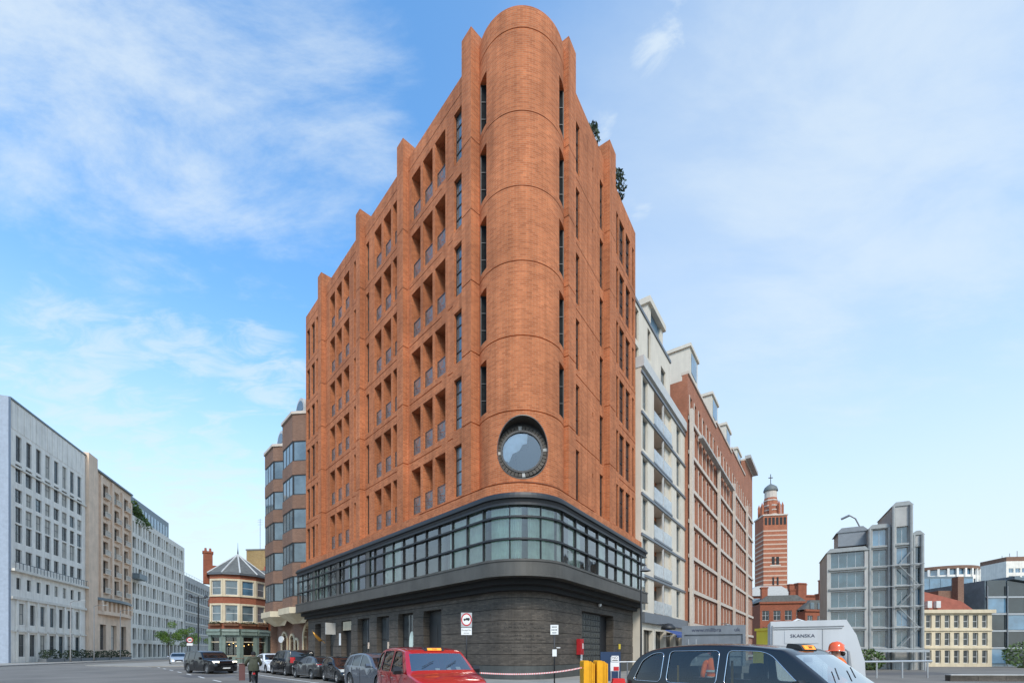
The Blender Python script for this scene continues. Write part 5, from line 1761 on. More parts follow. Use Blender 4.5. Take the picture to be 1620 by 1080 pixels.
def car(name, label, cat, sp, paint, pos, heading, group=None, z=0.0):
    """x forward from the tail, y to the left, z up. Side panels carry real window openings."""
    L, W = sp['L'], sp['W']
    belt, roof, tum = sp['belt'], sp['roof'], sp.get('tum', .18)
    t_ = thing(name, label, cat, (pos[0], pos[1], z), math.atan2(heading[1], heading[0]), group)
    sub = 4
    raw = sp['top']
    top = catmull([(x - L / 2, zz) for x, zz in raw], sub)
    n = len(top)
    def hw(x, zz):
        u = abs(2 * x / L)
        p = 1 - .13 * max(0, (u - .55) / .45) ** 2.2
        if zz > belt:
            q = 1 - tum * ((zz - belt) / (roof - belt)) ** 1.15
        else:
            q = 1 - .07 * ((belt - zz) / belt) ** 2.4 - .012 * math.sin(min(1, (belt - zz) / .35) * math.pi)
        return W / 2 * p * q
    # outline of the side sheet: the crown line pulled in
    side = []
    nrm = []
    for i in range(n):
        d = (top[min(i + 1, n - 1)] - top[max(i - 1, 0)]).normalized()
        nn = Vector((-d.y, d.x))
        nrm.append(nn)
        u = abs(2 * top[i].x / L)
        dr = .055 + (.10 if (u > .86 and top[i].y < belt + .02) else 0) * min(1, (u - .86) / .08 if u > .86 else 0)
        side.append((top[i] - nn * dr, dr))
    gap = .22
    rw_ = sp['r']
    xr, xf = sp['xr'] - L / 2, sp['xf'] - L / 2
    bot = []
    for xc in (xf, xr):
        ra = rw_ * 1.13
        a0 = math.asin(max(-1, min(1, (gap - rw_) / ra)))
        for i in range(13):
            a = a0 + (math.pi - 2 * a0) * i / 12
            bot.append(Vector((xc + ra * math.cos(a), rw_ + ra * math.sin(a))))
    outer = [s[0] for s in side]
    outer[0].y = gap; outer[-1].y = gap
    outer = outer + bot
    holes = [rounded([(x - L / 2, zz) for x, zz in w_], sp.get('wr', .07)) for w_ in sp['win']]
    def fill(loops, sg, off=0.0):
        bm = bmesh.new()
        ed = []
        for lp in loops:
            vs = [bm.verts.new((p.x, 0, p.y)) for p in lp]
            for i in range(len(vs)):
                ed.append(bm.edges.new((vs[i], vs[(i + 1) % len(vs)])))
        bmesh.ops.triangle_fill(bm, edges=ed, use_beauty=True)
        for _ in range(2):
            lg = [e for e in bm.edges if e.calc_length() > .35]
            if lg:
                bmesh.ops.subdivide_edges(bm, edges=lg, cuts=1)
        bmesh.ops.triangulate(bm, faces=bm.faces)
        me = bpy.data.meshes.new('side')
        ns = []
        for v in bm.verts:
            x, zz = v.co.x, v.co.z
            v.co.y = sg * (hw(x, zz) + off)
            e = .02
            gx = (hw(x + e, zz) - hw(x - e, zz)) / (2 * e); gz = (hw(x, zz + e) - hw(x, zz - e)) / (2 * e)
            ns.append(Vector((-gx, sg, -gz)).normalized())
        bmesh.ops.recalc_face_normals(bm, faces=bm.faces)
        f0 = bm.faces[:] and sum(f.normal.y * f.calc_area() for f in bm.faces)
        if f0 * sg < 0:
            bmesh.ops.reverse_faces(bm, faces=bm.faces)
        bm.to_mesh(me); bm.free()
        me.polygons.foreach_set('use_smooth', [True] * len(me.polygons))
        me.normals_split_custom_set_from_vertices(ns)
        return me
    gl = sp.get('glass', 'car_glass_dark')
    for sg in (1, -1):
        me = fill([outer] + holes, sg)
        me.materials.append(M[paint])
        sd = link('side_panel', me, t_)
        for h in holes:
            pm = fill([h], sg, -.012)
            pm.materials.append(M[gl])
            link('side_window', pm, sd)
        if sp.get('trim'):
            for h in holes:
                m = MB(); m.tube([(p.x, sg * (hw(p.x, p.y) + .004), p.y) for p in h], .008, 5, closed=True); m.build('window_trim', sp['trim'], sd, smooth=True)
        for xd in sp.get('doors', ()):
            m = MB()
            x = xd - L / 2
            m.tube([(x, sg * (hw(x, zz) + .001), zz) for zz in [gap + .12 + (belt - gap - .14) * i / 8 for i in range(9)]], .006, 4)
            m.build('door_gap', 'trim_black', sd)
            m = MB(); x += .12
            m.tube([(x, sg * (hw(x, belt - .13) + .02), belt - .13), (x + .2, sg * (hw(x + .2, belt - .13) + .02), belt - .13)], .016, 6); m.build('door_handle', sp.get('handle', paint), sd)
    # crown: one strip across the car from tail to nose
    fs = [-1, -.985, -.95, -.88, -.70, -.4, 0, .4, .70, .88, .95, .985, 1]
    body, ws, rwm = MB(), MB(), MB()
    def pt(i, f):
        s, dr = side[i]
        y = hw(s.x, s.y) * f
        k = dr * (1 - abs(f) ** 6) ** .5
        p = s + nrm[i] * k
        return (p.x, y, p.y)
    wsr = [k * sub for k in sp['ws']]; rwr = [k * sub for k in sp['rw']]
    for i in range(n - 1):
        for j in range(len(fs) - 1):
            fa, fb = fs[j], fs[j + 1]
            mid = abs(fa + fb) / 2
            q = (pt(i, fa), pt(i, fb), pt(i + 1, fb), pt(i + 1, fa))
            if wsr[0] < i < wsr[1] - 1 and mid < .9:
                ws.quad(*q)
            elif rwr[0] < i < rwr[1] - 1 and mid < .86:
                rwm.quad(*q)
            else:
                body.quad(*q)
    def weld(mb):
        bm = bmesh.new(); me = mb.mesh('tmp', paint); bm.from_mesh(me)
        bmesh.ops.remove_doubles(bm, verts=bm.verts, dist=.0006)
        bmesh.ops.recalc_face_normals(bm, faces=bm.faces)
        bm.to_mesh(me); bm.free()
        me.polygons.foreach_set('use_smooth', [True] * len(me.polygons))
        return me
    me = weld(body); bd = link('body', me, t_)
    for nm, mb in (('windscreen', ws), ('rear_window', rwm)):
        if mb.f:
            me = weld(mb); me.materials.clear(); me.materials.append(M[sp.get('wglass', gl)]); wsx = link(nm, me, t_)
            if nm == 'windscreen':
                for yy in (-.45, .12):
                    i0 = wsr[1] - 2
                    p = Vector(pt(i0, yy / .8)); q = Vector(pt(wsr[0] + (wsr[1] - wsr[0]) // 2, (yy + .3) / .8))
                    m = MB(); m.tube([p + Vector((.02, 0, .03)), q + Vector((.02, 0, .03))], .009, 5); m.build('wiper', 'trim_black', wsx)
    # underside and cabin floor
    m = MB(); m.box(-L / 2 + .25, L / 2 - .25, -W / 2 + .16, W / 2 - .16, .2, .62); m.box(-L / 2 + .3, L / 2 - .9, -W / 2 + .1, W / 2 - .1, .62, belt - .25 if sp.get('glass') else belt - .06)
    m.build('underbody', 'trim_black', t_)
    ty, rm, bk = wheel_meshes(rw_, .24)
    for xc in (xr, xf):
        for sg in (1, -1):
            o_ = link('wheel', None, t_, (xc, sg * (W / 2 - .15), rw_), math.pi if sg > 0 else 0)
            link('tyre', ty, o_); link('rim', rm, o_); link('brake_disc', bk, o_)
    # lamps, mirrors, plates, grille
    hz_, tz = sp['hz'], sp['tz']
    def xfront(zz):
        return max(p.x for p in (s[0] for s in side) if abs(p.y - zz) < .18)
    def xrear(zz):
        return min(p.x for p in (s[0] for s in side) if abs(p.y - zz) < .18)
    for sg in (1, -1):
        x = xfront(hz_)
        yw = hw(x, hz_)
        m = MB()
        m.prism([(x + .03, sg * yw * .98), (x - .30, sg * (yw + .012 + .02)), (x - .12, sg * yw * .72), (x + .095, sg * yw * .55), (x + .125, sg * yw * .60)], hz_ - .075, hz_ + .075)
        m.build('headlight', sp.get('lampmat', 'lamp_clear'), t_)
        x = xrear(tz)
        yw = hw(x, tz)
        m = MB()
        m.prism([(x - .02, sg * yw * .97), (x + .26, sg * (yw + .025)), (x + .08, sg * yw * .7), (x - .09, sg * yw * .62), (x - .10, sg * yw * .7)], tz - sp.get('th', .09), tz + sp.get('th', .09))
        m.build('tail_light', 'lamp_red', t_)
        xm = sp['mirror'] - L / 2
        ym = hw(xm, belt)
        m = MB(); m.prism_y([(xm - .05, belt + .02), (xm + .06, belt + .0), (xm + .09, belt + .10), (xm + .02, belt + .19), (xm - .06, belt + .17)], sg * (ym + .05), sg * (ym + .25))
        m.tube([(xm, sg * (ym - .02), belt + .03), (xm, sg * (ym + .08), belt + .06)], .022, 6)
        m.build('mirror', sp.get('mirmat', paint), t_)
    m = MB(); x = xfront(.62); m.box(x + .02, x + .165, -.42, .42, .44, .66); m.build('grille', 'trim_black', t_)
    m = MB(); x = xfront(.45); m.box(x + .1, x + .19, -.27, .27, .40, .50); m.build('number_plate', 'plate_white', t_)
    m = MB(); x = xrear(.8); m.box(x - .135, x - .02, -.27, .27, .76, .87); m.build('number_plate', 'plate_yellow', t_)
    if sp.get('seats'):
        for (x, y, zs) in sp['seats']:
            m = MB(); m.box(-.10, .12, -.22, .22, .3, zs - .22)
            m.box(-.07, .07, -.05, .05, zs - .22, zs - .16)
            m.prism_y([(x_ * 1, z_) for x_, z_ in [(v.x, v.y) for v in rounded([(-.07, zs - .16), (.07, zs - .16), (.06, zs + .06), (-.05, zs + .06)], .05)]], -.14, .14)
            m.build('seat', sp.get('seatmat', 'seat_black'), t_, (x - L / 2, y, 0))
    return t_, hw
TX = dict(L=4.86, W=1.94, belt=1.16, roof=1.89, tum=.20, r=.35, xr=.95, xf=3.92, hz=.86, tz=.95, mirror=3.35,
          top=[(.06, .25), (.0, .55), (.02, .95), (.10, 1.25), (.24, 1.52), (.42, 1.70), (.75, 1.82), (1.4, 1.885), (2.2, 1.88), (2.85, 1.82), (3.08, 1.76), (3.45, 1.47), (3.78, 1.21), (4.15, 1.12), (4.55, .98), (4.78, .78), (4.86, .52), (4.82, .25)],
          ws=(10, 12), rw=(3, 5), win=[[(.34, 1.20), (.98, 1.20), (.98, 1.74), (.74, 1.72), (.50, 1.58)], [(1.10, 1.20), (2.04, 1.20), (2.04, 1.77), (1.10, 1.76)], [(2.18, 1.20), (3.38, 1.20), (3.22, 1.34), (2.86, 1.70), (2.70, 1.755), (2.18, 1.77)]],
          doors=(1.05, 2.10), glass='glass_car', wglass='glass_screen', wr=.09, handle='chrome',
          seats=[(.75, .45, 1.40), (.75, -.45, 1.40), (.75, 0, 1.36), (2.45, -.42, 1.50)])
RRV = dict(L=5.0, W=2.0, belt=1.12, roof=1.83, tum=.14, r=.40, xr=1.0, xf=3.95, hz=.93, tz=1.05, mirror=3.35,
           top=[(.08, .3), (.0, .7), (.02, 1.05), (.10, 1.25), (.30, 1.66), (.50, 1.76), (1.4, 1.83), (2.3, 1.82), (2.85, 1.74), (3.15, 1.50), (3.50, 1.17), (4.1, 1.12), (4.7, 1.04), (4.92, .9), (5.0, .6), (4.95, .3)],
           ws=(8, 10), rw=(3, 5), win=[[(.36, 1.17), (1.0, 1.17), (1.0, 1.65), (.60, 1.64)], [(1.08, 1.17), (2.0, 1.17), (2.0, 1.70), (1.08, 1.66)], [(2.08, 1.17), (3.12, 1.17), (2.76, 1.62), (2.5, 1.70), (2.08, 1.70)]], doors=(1.04, 2.04), lampmat='lamp_on', th=.12)
EVC = dict(L=4.75, W=1.92, belt=.98, roof=1.62, tum=.26, r=.35, xr=.95, xf=3.85, hz=.74, tz=.92, mirror=3.2,
           top=[(.06, .25), (.0, .55), (.05, .95), (.25, 1.08), (.75, 1.34), (1.4, 1.56), (2.05, 1.62), (2.6, 1.55), (3.0, 1.33), (3.5, 1.02), (4.0, .90), (4.45, .78), (4.68, .62), (4.75, .42), (4.7, .25)],
           ws=(7, 9), rw=(3, 5), win=[[(.62, 1.06), (1.9, 1.03), (1.9, 1.50), (1.40, 1.45), (.95, 1.27)], [(1.98, 1.03), (3.2, 1.0), (2.85, 1.27), (2.45, 1.47), (1.98, 1.52)]], doors=(1.94, 3.1), th=.06)
MPV = dict(L=5.1, W=1.93, belt=1.12, roof=1.88, tum=.12, r=.34, xr=.95, xf=4.1, hz=.85, tz=1.15, mirror=3.75,
           top=[(.08, .28), (.0, .7), (.02, 1.1), (.08, 1.3), (.20, 1.72), (.40, 1.83), (1.5, 1.88), (2.6, 1.86), (3.1, 1.78), (3.5, 1.50), (3.95, 1.16), (4.4, 1.02), (4.85, .86), (5.05, .65), (5.1, .4), (5.05, .28)],
           ws=(8, 10), rw=(3, 5), win=[[(.28, 1.17), (1.3, 1.17), (1.3, 1.70), (.36, 1.69)], [(1.4, 1.17), (2.5, 1.17), (2.5, 1.72), (1.4, 1.71)], [(2.6, 1.17), (3.72, 1.15), (3.25, 1.56), (3.0, 1.68), (2.6, 1.72)]], doors=(1.35, 2.55), th=.2)
HAT = dict(L=4.25, W=1.80, belt=.98, roof=1.47, tum=.2, r=.325, xr=.82, xf=3.42, hz=.72, tz=.90, mirror=2.85,
           top=[(.06, .25), (.0, .5), (.02, .85), (.14, 1.02), (.42, 1.30), (.72, 1.40), (1.3, 1.47), (1.85, 1.45), (2.3, 1.36), (2.7, 1.15), (3.05, .98), (3.5, .89), (3.95, .76), (4.2, .58), (4.25, .4), (4.2, .25)],
           ws=(8, 10), rw=(3, 5), win=[[(.62, 1.06), (1.55, 1.02), (1.55, 1.37), (.95, 1.33)], [(1.63, 1.02), (2.8, 1.0), (2.5, 1.19), (2.15, 1.35), (1.63, 1.38)]], doors=(1.59, 2.7), th=.07)
EST = dict(L=4.9, W=1.95, belt=1.05, roof=1.70, tum=.2, r=.38, xr=.95, xf=3.88, hz=.82, tz=1.0, mirror=3.2,
           top=[(.06, .28), (.0, .6), (.02, .95), (.12, 1.12), (.50, 1.52), (.80, 1.62), (1.6, 1.70), (2.3, 1.68), (2.8, 1.55), (3.2, 1.28), (3.55, 1.08), (4.1, .99), (4.6, .85), (4.85, .65), (4.9, .45), (4.86, .28)],
           ws=(8, 10), rw=(3, 5), win=[[(.55, 1.12), (1.15, 1.11), (1.15, 1.56), (.85, 1.50)], [(1.22, 1.11), (2.0, 1.10), (2.0, 1.60), (1.22, 1.57)], [(2.08, 1.10), (3.2, 1.08), (2.85, 1.36), (2.5, 1.56), (2.08, 1.60)]], doors=(1.18, 2.04))
hL = (UL.x, UL.y)
away = (-UL.x, -UL.y)
car('parked_car', 'white electric car parked at the kerb nearest the pub', 'car', EVC, 'paint_white', (-20.3, 38.6), hL, 'cars parked along the left street')
car('parked_van', 'black people carrier parked between the white and the grey cars', 'van', MPV, 'paint_black', (-16.75, 34.55), away, 'cars parked along the left street')
car('parked_car', 'dark grey hatchback parked with red tail lights towards the camera', 'car', HAT, 'paint_dark_grey', (-13.0, 30.2), (-.72, .69), 'cars parked along the left street')
car('parked_car', 'black hatchback parked nose towards the camera behind the grey estate', 'car', HAT, 'paint_black', (-9.75, 26.6), (.60, -.80), 'cars parked along the left street')
car('parked_car', 'slate grey estate car half hidden by the red taxi', 'car', EST, 'paint_slate', (-5.9, 20.9), hL, 'cars parked along the left street')
car('moving_car', 'black off-road car with lit headlights driving up the left street', 'car', RRV, 'paint_black', (-24.8, 37.4), (.86, -.51))
car('moving_car', 'silver car far down the left street behind the black off-road car', 'car', EVC, 'paint_silver', (-45.5, 62), (.62, -.78))
# roof rails on the estate are left plain. Two taxis:
def taxi(label, paint, pos, heading, trim):
    sp = dict(TX); sp['trim'] = trim
    sp['mirmat'] = 'trim_black'
    t_, hw = car('taxi', label, 'taxi', sp, paint, pos, heading)
    s = MB()
    s.prism_y([(v.x, v.y) for v in rounded([(.40, 1.78), (.66, 1.76), (.60, 1.86), (.42, 1.885)], .04)], -.28, .28)
    sg = s.build('roof_sign', 'trim_black', t_)
    m = MB(); m.prism_y([(.635, 1.785), (.66, 1.785), (.622, 1.85), (.60, 1.85)], -.2, .2); m.build('sign_face', 'taxi_amber', sg)
    textobj('TAXI', 'lettering', .062, 'sign_black', sg, (.649, 0, 1.818), (R(68), 0, R(90)), .002)
    # dashboard, wheel, partition, mirror
    m = MB(); m.box(.75, 1.35, -.72, .72, .9, 1.14); m.build('dashboard', 'seat_black', t_)
    m = MB(); m.tube([(.62 + .05 * math.sin(a), -.40 + .18 * math.cos(a), 1.12 + .17 * math.sin(a)) for a in [2 * math.pi * i / 16 for i in range(16)]], .016, 6, closed=True); m.build('steering_wheel', 'trim_black', t_)
    m = MB(); m.box(-.36, -.30, -.74, .74, .6, 1.06); m.box(-.36, -.31, -.72, -.66, 1.06, 1.72); m.box(-.36, -.31, .66, .72, 1.06, 1.72); m.build('partition', 'seat_black', t_)
    m = MB(); m.box(.60, .63, -.14, .14, 1.58, 1.66); m.build('inside_mirror', 'trim_black', t_)
    m = MB(); m.tube([(-.30, -.60, .9), (-.30, -.60, 1.6)], .02, 6); m.tube([(-1.25, -.70, 1.0), (-1.25, -.70, 1.5)], .018, 6); m.build('grab_rail', 'barrier_yellow', t_)
    return t_
# red cab: windscreen foot stands at (-1.63, 10.7); black cab: near top corner of its windscreen at (4.1, 6.85)
h = Vector((.50, -.87)).normalized()
c = Vector((-1.80, 12.0)) - h * (3.78 - 2.43)
rt_ = taxi('red taxi cab with amber roof sign heading towards the camera', 'paint_red', (c.x, c.y), tuple(h), 'trim_black')
for (yy, hh_) in ((.50, .12), (.22, .1), (-.1, .08)):
    m = MB(); m.box(-.001, .002, -.06, .06, 0, hh_); o_ = m.build('windscreen_sticker', 'plate_white', rt_, (1.20, yy, 1.26)); o_.rotation_euler = (0, R(-52), 0)
h = Vector((.60, -.80)).normalized()
rt = Vector((h.y, -h.x))
c = Vector((4.1, 6.85)) - h * (3.0 - 2.43) - rt * .74
taxi('black taxi cab with chrome window line in the right foreground', 'paint_black', (c.x, c.y), tuple(h), 'chrome')

# ---------------------------------------------------------------- people
def skin_body(name, pts, bones, mats, parent, sub=2):
    """pts: name -> (x, y, z, rx, ry); bones: (a, b, material index). One continuous skinned surface."""
    me = bpy.data.meshes.new(name)
    ks = list(pts)
    me.from_pydata([pts[k][:3] for k in ks], [(ks.index(a), ks.index(b)) for a, b, _ in bones], [])
    o_ = bpy.data.objects.new('tmp', me)
    COL.objects.link(o_)
    sk = o_.modifiers.new('s', 'SKIN')
    sk.use_smooth_shade = True
    if not me.skin_vertices:
        me.skin_vertices.new()
    for i, k in enumerate(ks):
        me.skin_vertices[0].data[i].radius = pts[k][3:5]
        me.skin_vertices[0].data[i].use_root = (k == 'pelvis')
    sb = o_.modifiers.new('b', 'SUBSURF')
    sb.levels = sb.render_levels = sub
    dg = bpy.context.evaluated_depsgraph_get()
    out = bpy.data.meshes.new_from_object(o_.evaluated_get(dg))
    bpy.data.objects.remove(o_)
    out.materials.clear()
    for mm in mats:
        out.materials.append(M[mm])
    sg = [(Vector(pts[a][:3]), Vector(pts[b][:3]), mi) for a, b, mi in bones]
    for p in out.polygons:
        c = p.center
        best, bi = 9, 0
        for a, b, mi in sg:
            d = b - a
            t = max(0, min(1, (c - a).dot(d) / d.length_squared))
            e = (c - a - d * t).length
            if e < best:
                best, bi = e, mi
        p.material_index = bi
        p.use_smooth = True
    return link(name, out, parent)
def hand(pts, bones, side, wrist, fwd, down, mi):
    """palm and five bent fingers from the wrist; fwd along the palm, down = the way they curl"""
    f = Vector(fwd).normalized(); dn = Vector(down).normalized(); s = f.cross(dn).normalized()
    wv = Vector(wrist)
    pm = wv + f * .055
    pts[side + 'palm'] = (*pm, .030, .016)
    bones.append((side + 'wrist', side + 'palm', mi))
    for i, (off, ln) in enumerate(((-.030, .062), (-.010, .074), (.010, .078), (.029, .070))):
        a = pm + f * .038 + s * off
        b = a + f * ln * .5 + dn * .012
        c = b + f * ln * .15 + dn * ln * .45
        for nm, p, r_ in (('a', a, .0095), ('b', b, .009), ('c', c, .008)):
            pts['%sf%d%s' % (side, i, nm)] = (*p, r_, r_)
        bones += [(side + 'palm', '%sf%da' % (side, i), mi), ('%sf%da' % (side, i), '%sf%db' % (side, i), mi), ('%sf%db' % (side, i), '%sf%dc' % (side, i), mi)]
    a = wv + f * .03 - s * .036 + dn * .006
    b = a + f * .035 - s * .012 + dn * .022
    pts[side + 'ta'] = (*a, .011, .011); pts[side + 'tb'] = (*b, .0095, .0095)
    bones += [(side + 'wrist', side + 'ta', mi), (side + 'ta', side + 'tb', mi)]
def face(root, c, f, skin='skin'):
    """nose, ears and eyes on a head at c looking along f"""
    f = Vector(f).normalized(); s = f.cross(Vector((0, 0, 1))).normalized(); c = Vector(c)
    m = MB()
    m.tube([c + f * .098 + Vector((0, 0, .02)), c + f * .122 - Vector((0, 0, .022)), c + f * .10 - Vector((0, 0, .03))], [.008, .015, .008], 6)
    for k in (1, -1):
        m.tube([c + s * .082 * k + Vector((0, 0, .03)), c + s * .092 * k - f * .012, c + s * .082 * k - Vector((0, 0, .03))], [.01, .018, .01], 6)
    m.build('nose_and_ears', skin, root, smooth=True)
    for k in (1, -1):
        m = MB(); m.lathe([(0, -.01), (.01, 0), (0, .01)], 6); m.build('eye', 'sign_black', root, tuple(c + f * .094 + s * .032 * k + Vector((0, 0, .012))))
    m = MB(); m.tube([c + f * .092 - s * .024 - Vector((0, 0, .058)), c + f * .10 - Vector((0, 0, .06)), c + f * .092 + s * .024 - Vector((0, 0, .058))], .006, 5); m.build('mouth', 'skin', root)
def worker(label, loc, rz, hgt, lean=0.0):
    """standing site worker facing local +x"""
    k = hgt / 1.78
    t_ = thing('person', label, 'person', loc, rz, 'site workers in orange')
    pts, bones = {}, []
    def P(n, x, y, z, r, r2=None):
        x += lean * max(0, z - .95)
        pts[n] = (x * k, y * k, z * k, r * k, (r2 or r) * k)
    P('pelvis', 0, 0, .96, .16, .12); P('waist', 0, 0, 1.10, .17, .125); P('chest', 0, 0, 1.30, .19, .135); P('neck0', 0, 0, 1.47, .10, .09); P('neck', .01, 0, 1.53, .06); P('head', .03, 0, 1.63, .082, .095); P('crown', .02, 0, 1.72, .075, .085)
    bones += [('pelvis', 'waist', 0), ('waist', 'chest', 0), ('chest', 'neck0', 0), ('neck0', 'neck', 2), ('neck', 'head', 2), ('head', 'crown', 2)]
    for s, n in ((1, 'l'), (-1, 'r')):
        P(n + 'hip', 0, .10 * s, .88, .10); P(n + 'knee', .03, .11 * s, .50, .068); P(n + 'ankle', 0, .115 * s, .10, .05); P(n + 'toe', .16, .13 * s, .045, .045, .035)
        P(n + 'sh', 0, .19 * s, 1.42, .075); P(n + 'elb', -.02, .26 * s, 1.14, .06); P(n + 'wrist', .12, .25 * s, .92, .036)
        bones += [('pelvis', n + 'hip', 0), (n + 'hip', n + 'knee', 1), (n + 'knee', n + 'ankle', 1), (n + 'ankle', n + 'toe', 3), ('neck0', n + 'sh', 0), (n + 'sh', n + 'elb', 0), (n + 'elb', n + 'wrist', 0)]
        hand(pts, bones, n, pts[n + 'wrist'][:3], (.35, 0, -.9), (.6, -.4 * s, -.2), 2)
    b_ = skin_body('body', pts, bones, ['hivis_orange', 'hivis_orange', 'skin', 'cloth_black'], t_)
    hx = (.03 + lean * .7) * k
    face(t_, (hx, 0, 1.63 * k), (1, 0, -.05))
    m = MB(); m.lathe([(.15, -.03), (.138, .0), (.135, .05), (.115, .11), (.07, .15), (0, .165)], 22); m.lathe([(.155, -.03), (.12, -.03)], 22)
    m.box(.10, .20, -.08, .08, -.035, -.02)
    hm = m.build('helmet', 'helmet_orange', t_, (hx - .01, 0, 1.68 * k), smooth=40)
    m = MB(); m.tube([(-.13 + .03 * i, 0, .05 + .1 * math.sin(math.pi * (i + .8) / 9.6)) for i in range(9)], .018, 6); m.build('ridge', 'helmet_orange', hm)
    m = MB(); m.tube([(hx - .10, -.07, 1.62 * k), (hx - .12, 0, 1.60 * k), (hx - .10, .07, 1.62 * k)], [.03, .05, .03], 8); m.build('hair', 'hair_dark', t_, smooth=True)
    for z, rx, ry in ((1.06, .185, .15), (1.22, .205, .16)):
        m = MB(); m.lathe([(1.0, -.028), (1.0, .028)], 24)
        o_ = m.build('reflective_band', 'hivis_tape', t_, (lean * (z - .95) * k, 0, z * k), smooth=True); o_.scale = (ry * k, rx * k, 1)
    return t_
worker('worker in orange jacket and orange helmet beyond the black taxi windscreen', (6.62, 9.25, 0), R(160), 1.90)
worker('worker in orange jacket seen through the black taxi side window', (5.15, 11.6, 0), R(75), 1.84, .12)

# cyclist
T = thing('bicycle', 'dark delivery bicycle with brown box under the cyclist', 'bicycle', (-12.5, 22.0, 0), math.atan2(.86, -.52))
for x, nm in ((-.52, 0), (.55, 1)):
    wl_ = link('wheel', None, T, (x, 0, .34))
    m = MB(); m.tube([(.32 * math.cos(2 * math.pi * i / 28), 0, .32 * math.sin(2 * math.pi * i / 28)) for i in range(28)], .022, 6, closed=True); m.build('tyre', 'rubber', wl_, smooth=True)
    m = MB()
    for i in range(12):
        a = 2 * math.pi * i / 12
        m.tube([(0, .02 * (-1) ** i, 0), (.30 * math.cos(a), 0, .30 * math.sin(a))], .003, 4)
    m.build('spokes', 'metal_light', wl_)
m = MB()
for p in ([(-.52, .06, .34), (-.06, .03, .30)], [(-.06, 0, .30), (-.2, 0, .82)], [(-.06, 0, .30), (.38, 0, .72)], [(-.17, 0, .72), (.36, 0, .80)], [(.38, 0, .70), (.55, .05, .34)], [(.38, 0, .70), (.34, 0, 1.02)], [(-.52, -.06, .34), (-.18, -.02, .74)], [(-.52, .06, .34), (-.18, .02, .74)]):
    m.tube(p, .018, 8)
m.build('frame', 'metal_black', T, smooth=True)
m = MB(); m.tube([(.30, -.30, 1.05), (.36, -.1, 1.03), (.36, .1, 1.03), (.30, .30, 1.05)], .014, 8); m.build('handlebar', 'metal_black', T)
m = MB(); m.prism([(-.34, -.08), (-.30, -.09), (-.05, -.03), (-.05, .03), (-.30, .09), (-.34, .08)], .84, .89); m.build('saddle', 'seat_black', T)
m = MB(); m.box(-.72, -.66, -.05, .05, .68, .76); m.build('tail_lamp', 'lamp_red', T)
m = MB(); m.box(-.66, -.2, -.09, .09, .60, .66); m.build('rack', 'metal_black', T)
m = MB(); m.box(.22, .62, .34, .60, .36, 1.14); m.box(.20, .64, .32, .62, 1.14, 1.17); m.build('cargo_box', 'box_brown', T)
T = thing('person', 'cyclist in olive hooded jacket and black beanie seen from behind', 'person', (-12.5, 22.0, 0), math.atan2(.86, -.52))
pts, bones = {}, []
def P(n, x, y, z, r, r2=None):
    pts[n] = (x, y, z, r, r2 or r)
P('pelvis', -.22, 0, .96, .17, .15); P('waist', -.17, 0, 1.10, .20, .165); P('chest', -.08, 0, 1.30, .215, .16); P('neck0', 0.0, 0, 1.45, .13, .11); P('neck', .03, 0, 1.50, .065); P('head', .06, 0, 1.58, .08, .095); P('crown', .05, 0, 1.66, .072, .08)
bones += [('pelvis', 'waist', 0), ('waist', 'chest', 0), ('chest', 'neck0', 0), ('neck0', 'neck', 0), ('neck', 'head', 2), ('head', 'crown', 2)]
for s, n in ((1, 'l'), (-1, 'r')):
    P(n + 'hip', -.16, .11 * s, .90, .11); P(n + 'knee', .20, .13 * s, .72 if s > 0 else .58, .075); P(n + 'ankle', .02, .13 * s, .34 if s > 0 else .16, .05); P(n + 'toe', .18, .14 * s, .30 if s > 0 else .11, .045, .035)
    P(n + 'sh', 0.0, .21 * s, 1.40, .09); P(n + 'elb', .10, .33 * s, 1.16, .075); P(n + 'wrist', .27, .29 * s, 1.08, .042)
    bones += [('pelvis', n + 'hip', 1), (n + 'hip', n + 'knee', 1), (n + 'knee', n + 'ankle', 1), (n + 'ankle', n + 'toe', 1), ('neck0', n + 'sh', 0), (n + 'sh', n + 'elb', 0), (n + 'elb', n + 'wrist', 0)]
    hand(pts, bones, n, pts[n + 'wrist'][:3], (.9, .1 * s, -.1), (.1, 0, -1), 2)
skin_body('body', pts, bones, ['cloth_olive', 'cloth_black', 'skin'], T)
face(T, (.06, 0, 1.58), (1, 0, -.05))
m = MB(); m.lathe([(.098, -.06), (.102, -.02), (.098, .04), (.075, .09), (.03, .115), (0, .118)], 20); m.build('beanie', 'cloth_black', T, (.045, 0, 1.64), smooth=True)
m = MB()
m.tube([(-.02, -.15, 1.45), (-.10, -.10, 1.46), (-.135, 0, 1.43), (-.10, .10, 1.46), (-.02, .15, 1.45)], [.04, .06, .075, .06, .04], 10); m.build('hood', 'cloth_olive', T, smooth=True)
m = MB(); m.lathe([(.225, 0), (.24, .12), (.235, .3)], 24); o_ = m.build('jacket_hem', 'cloth_olive', T, (-.20, 0, .84), smooth=True); o_.scale = (.86, 1, 1)

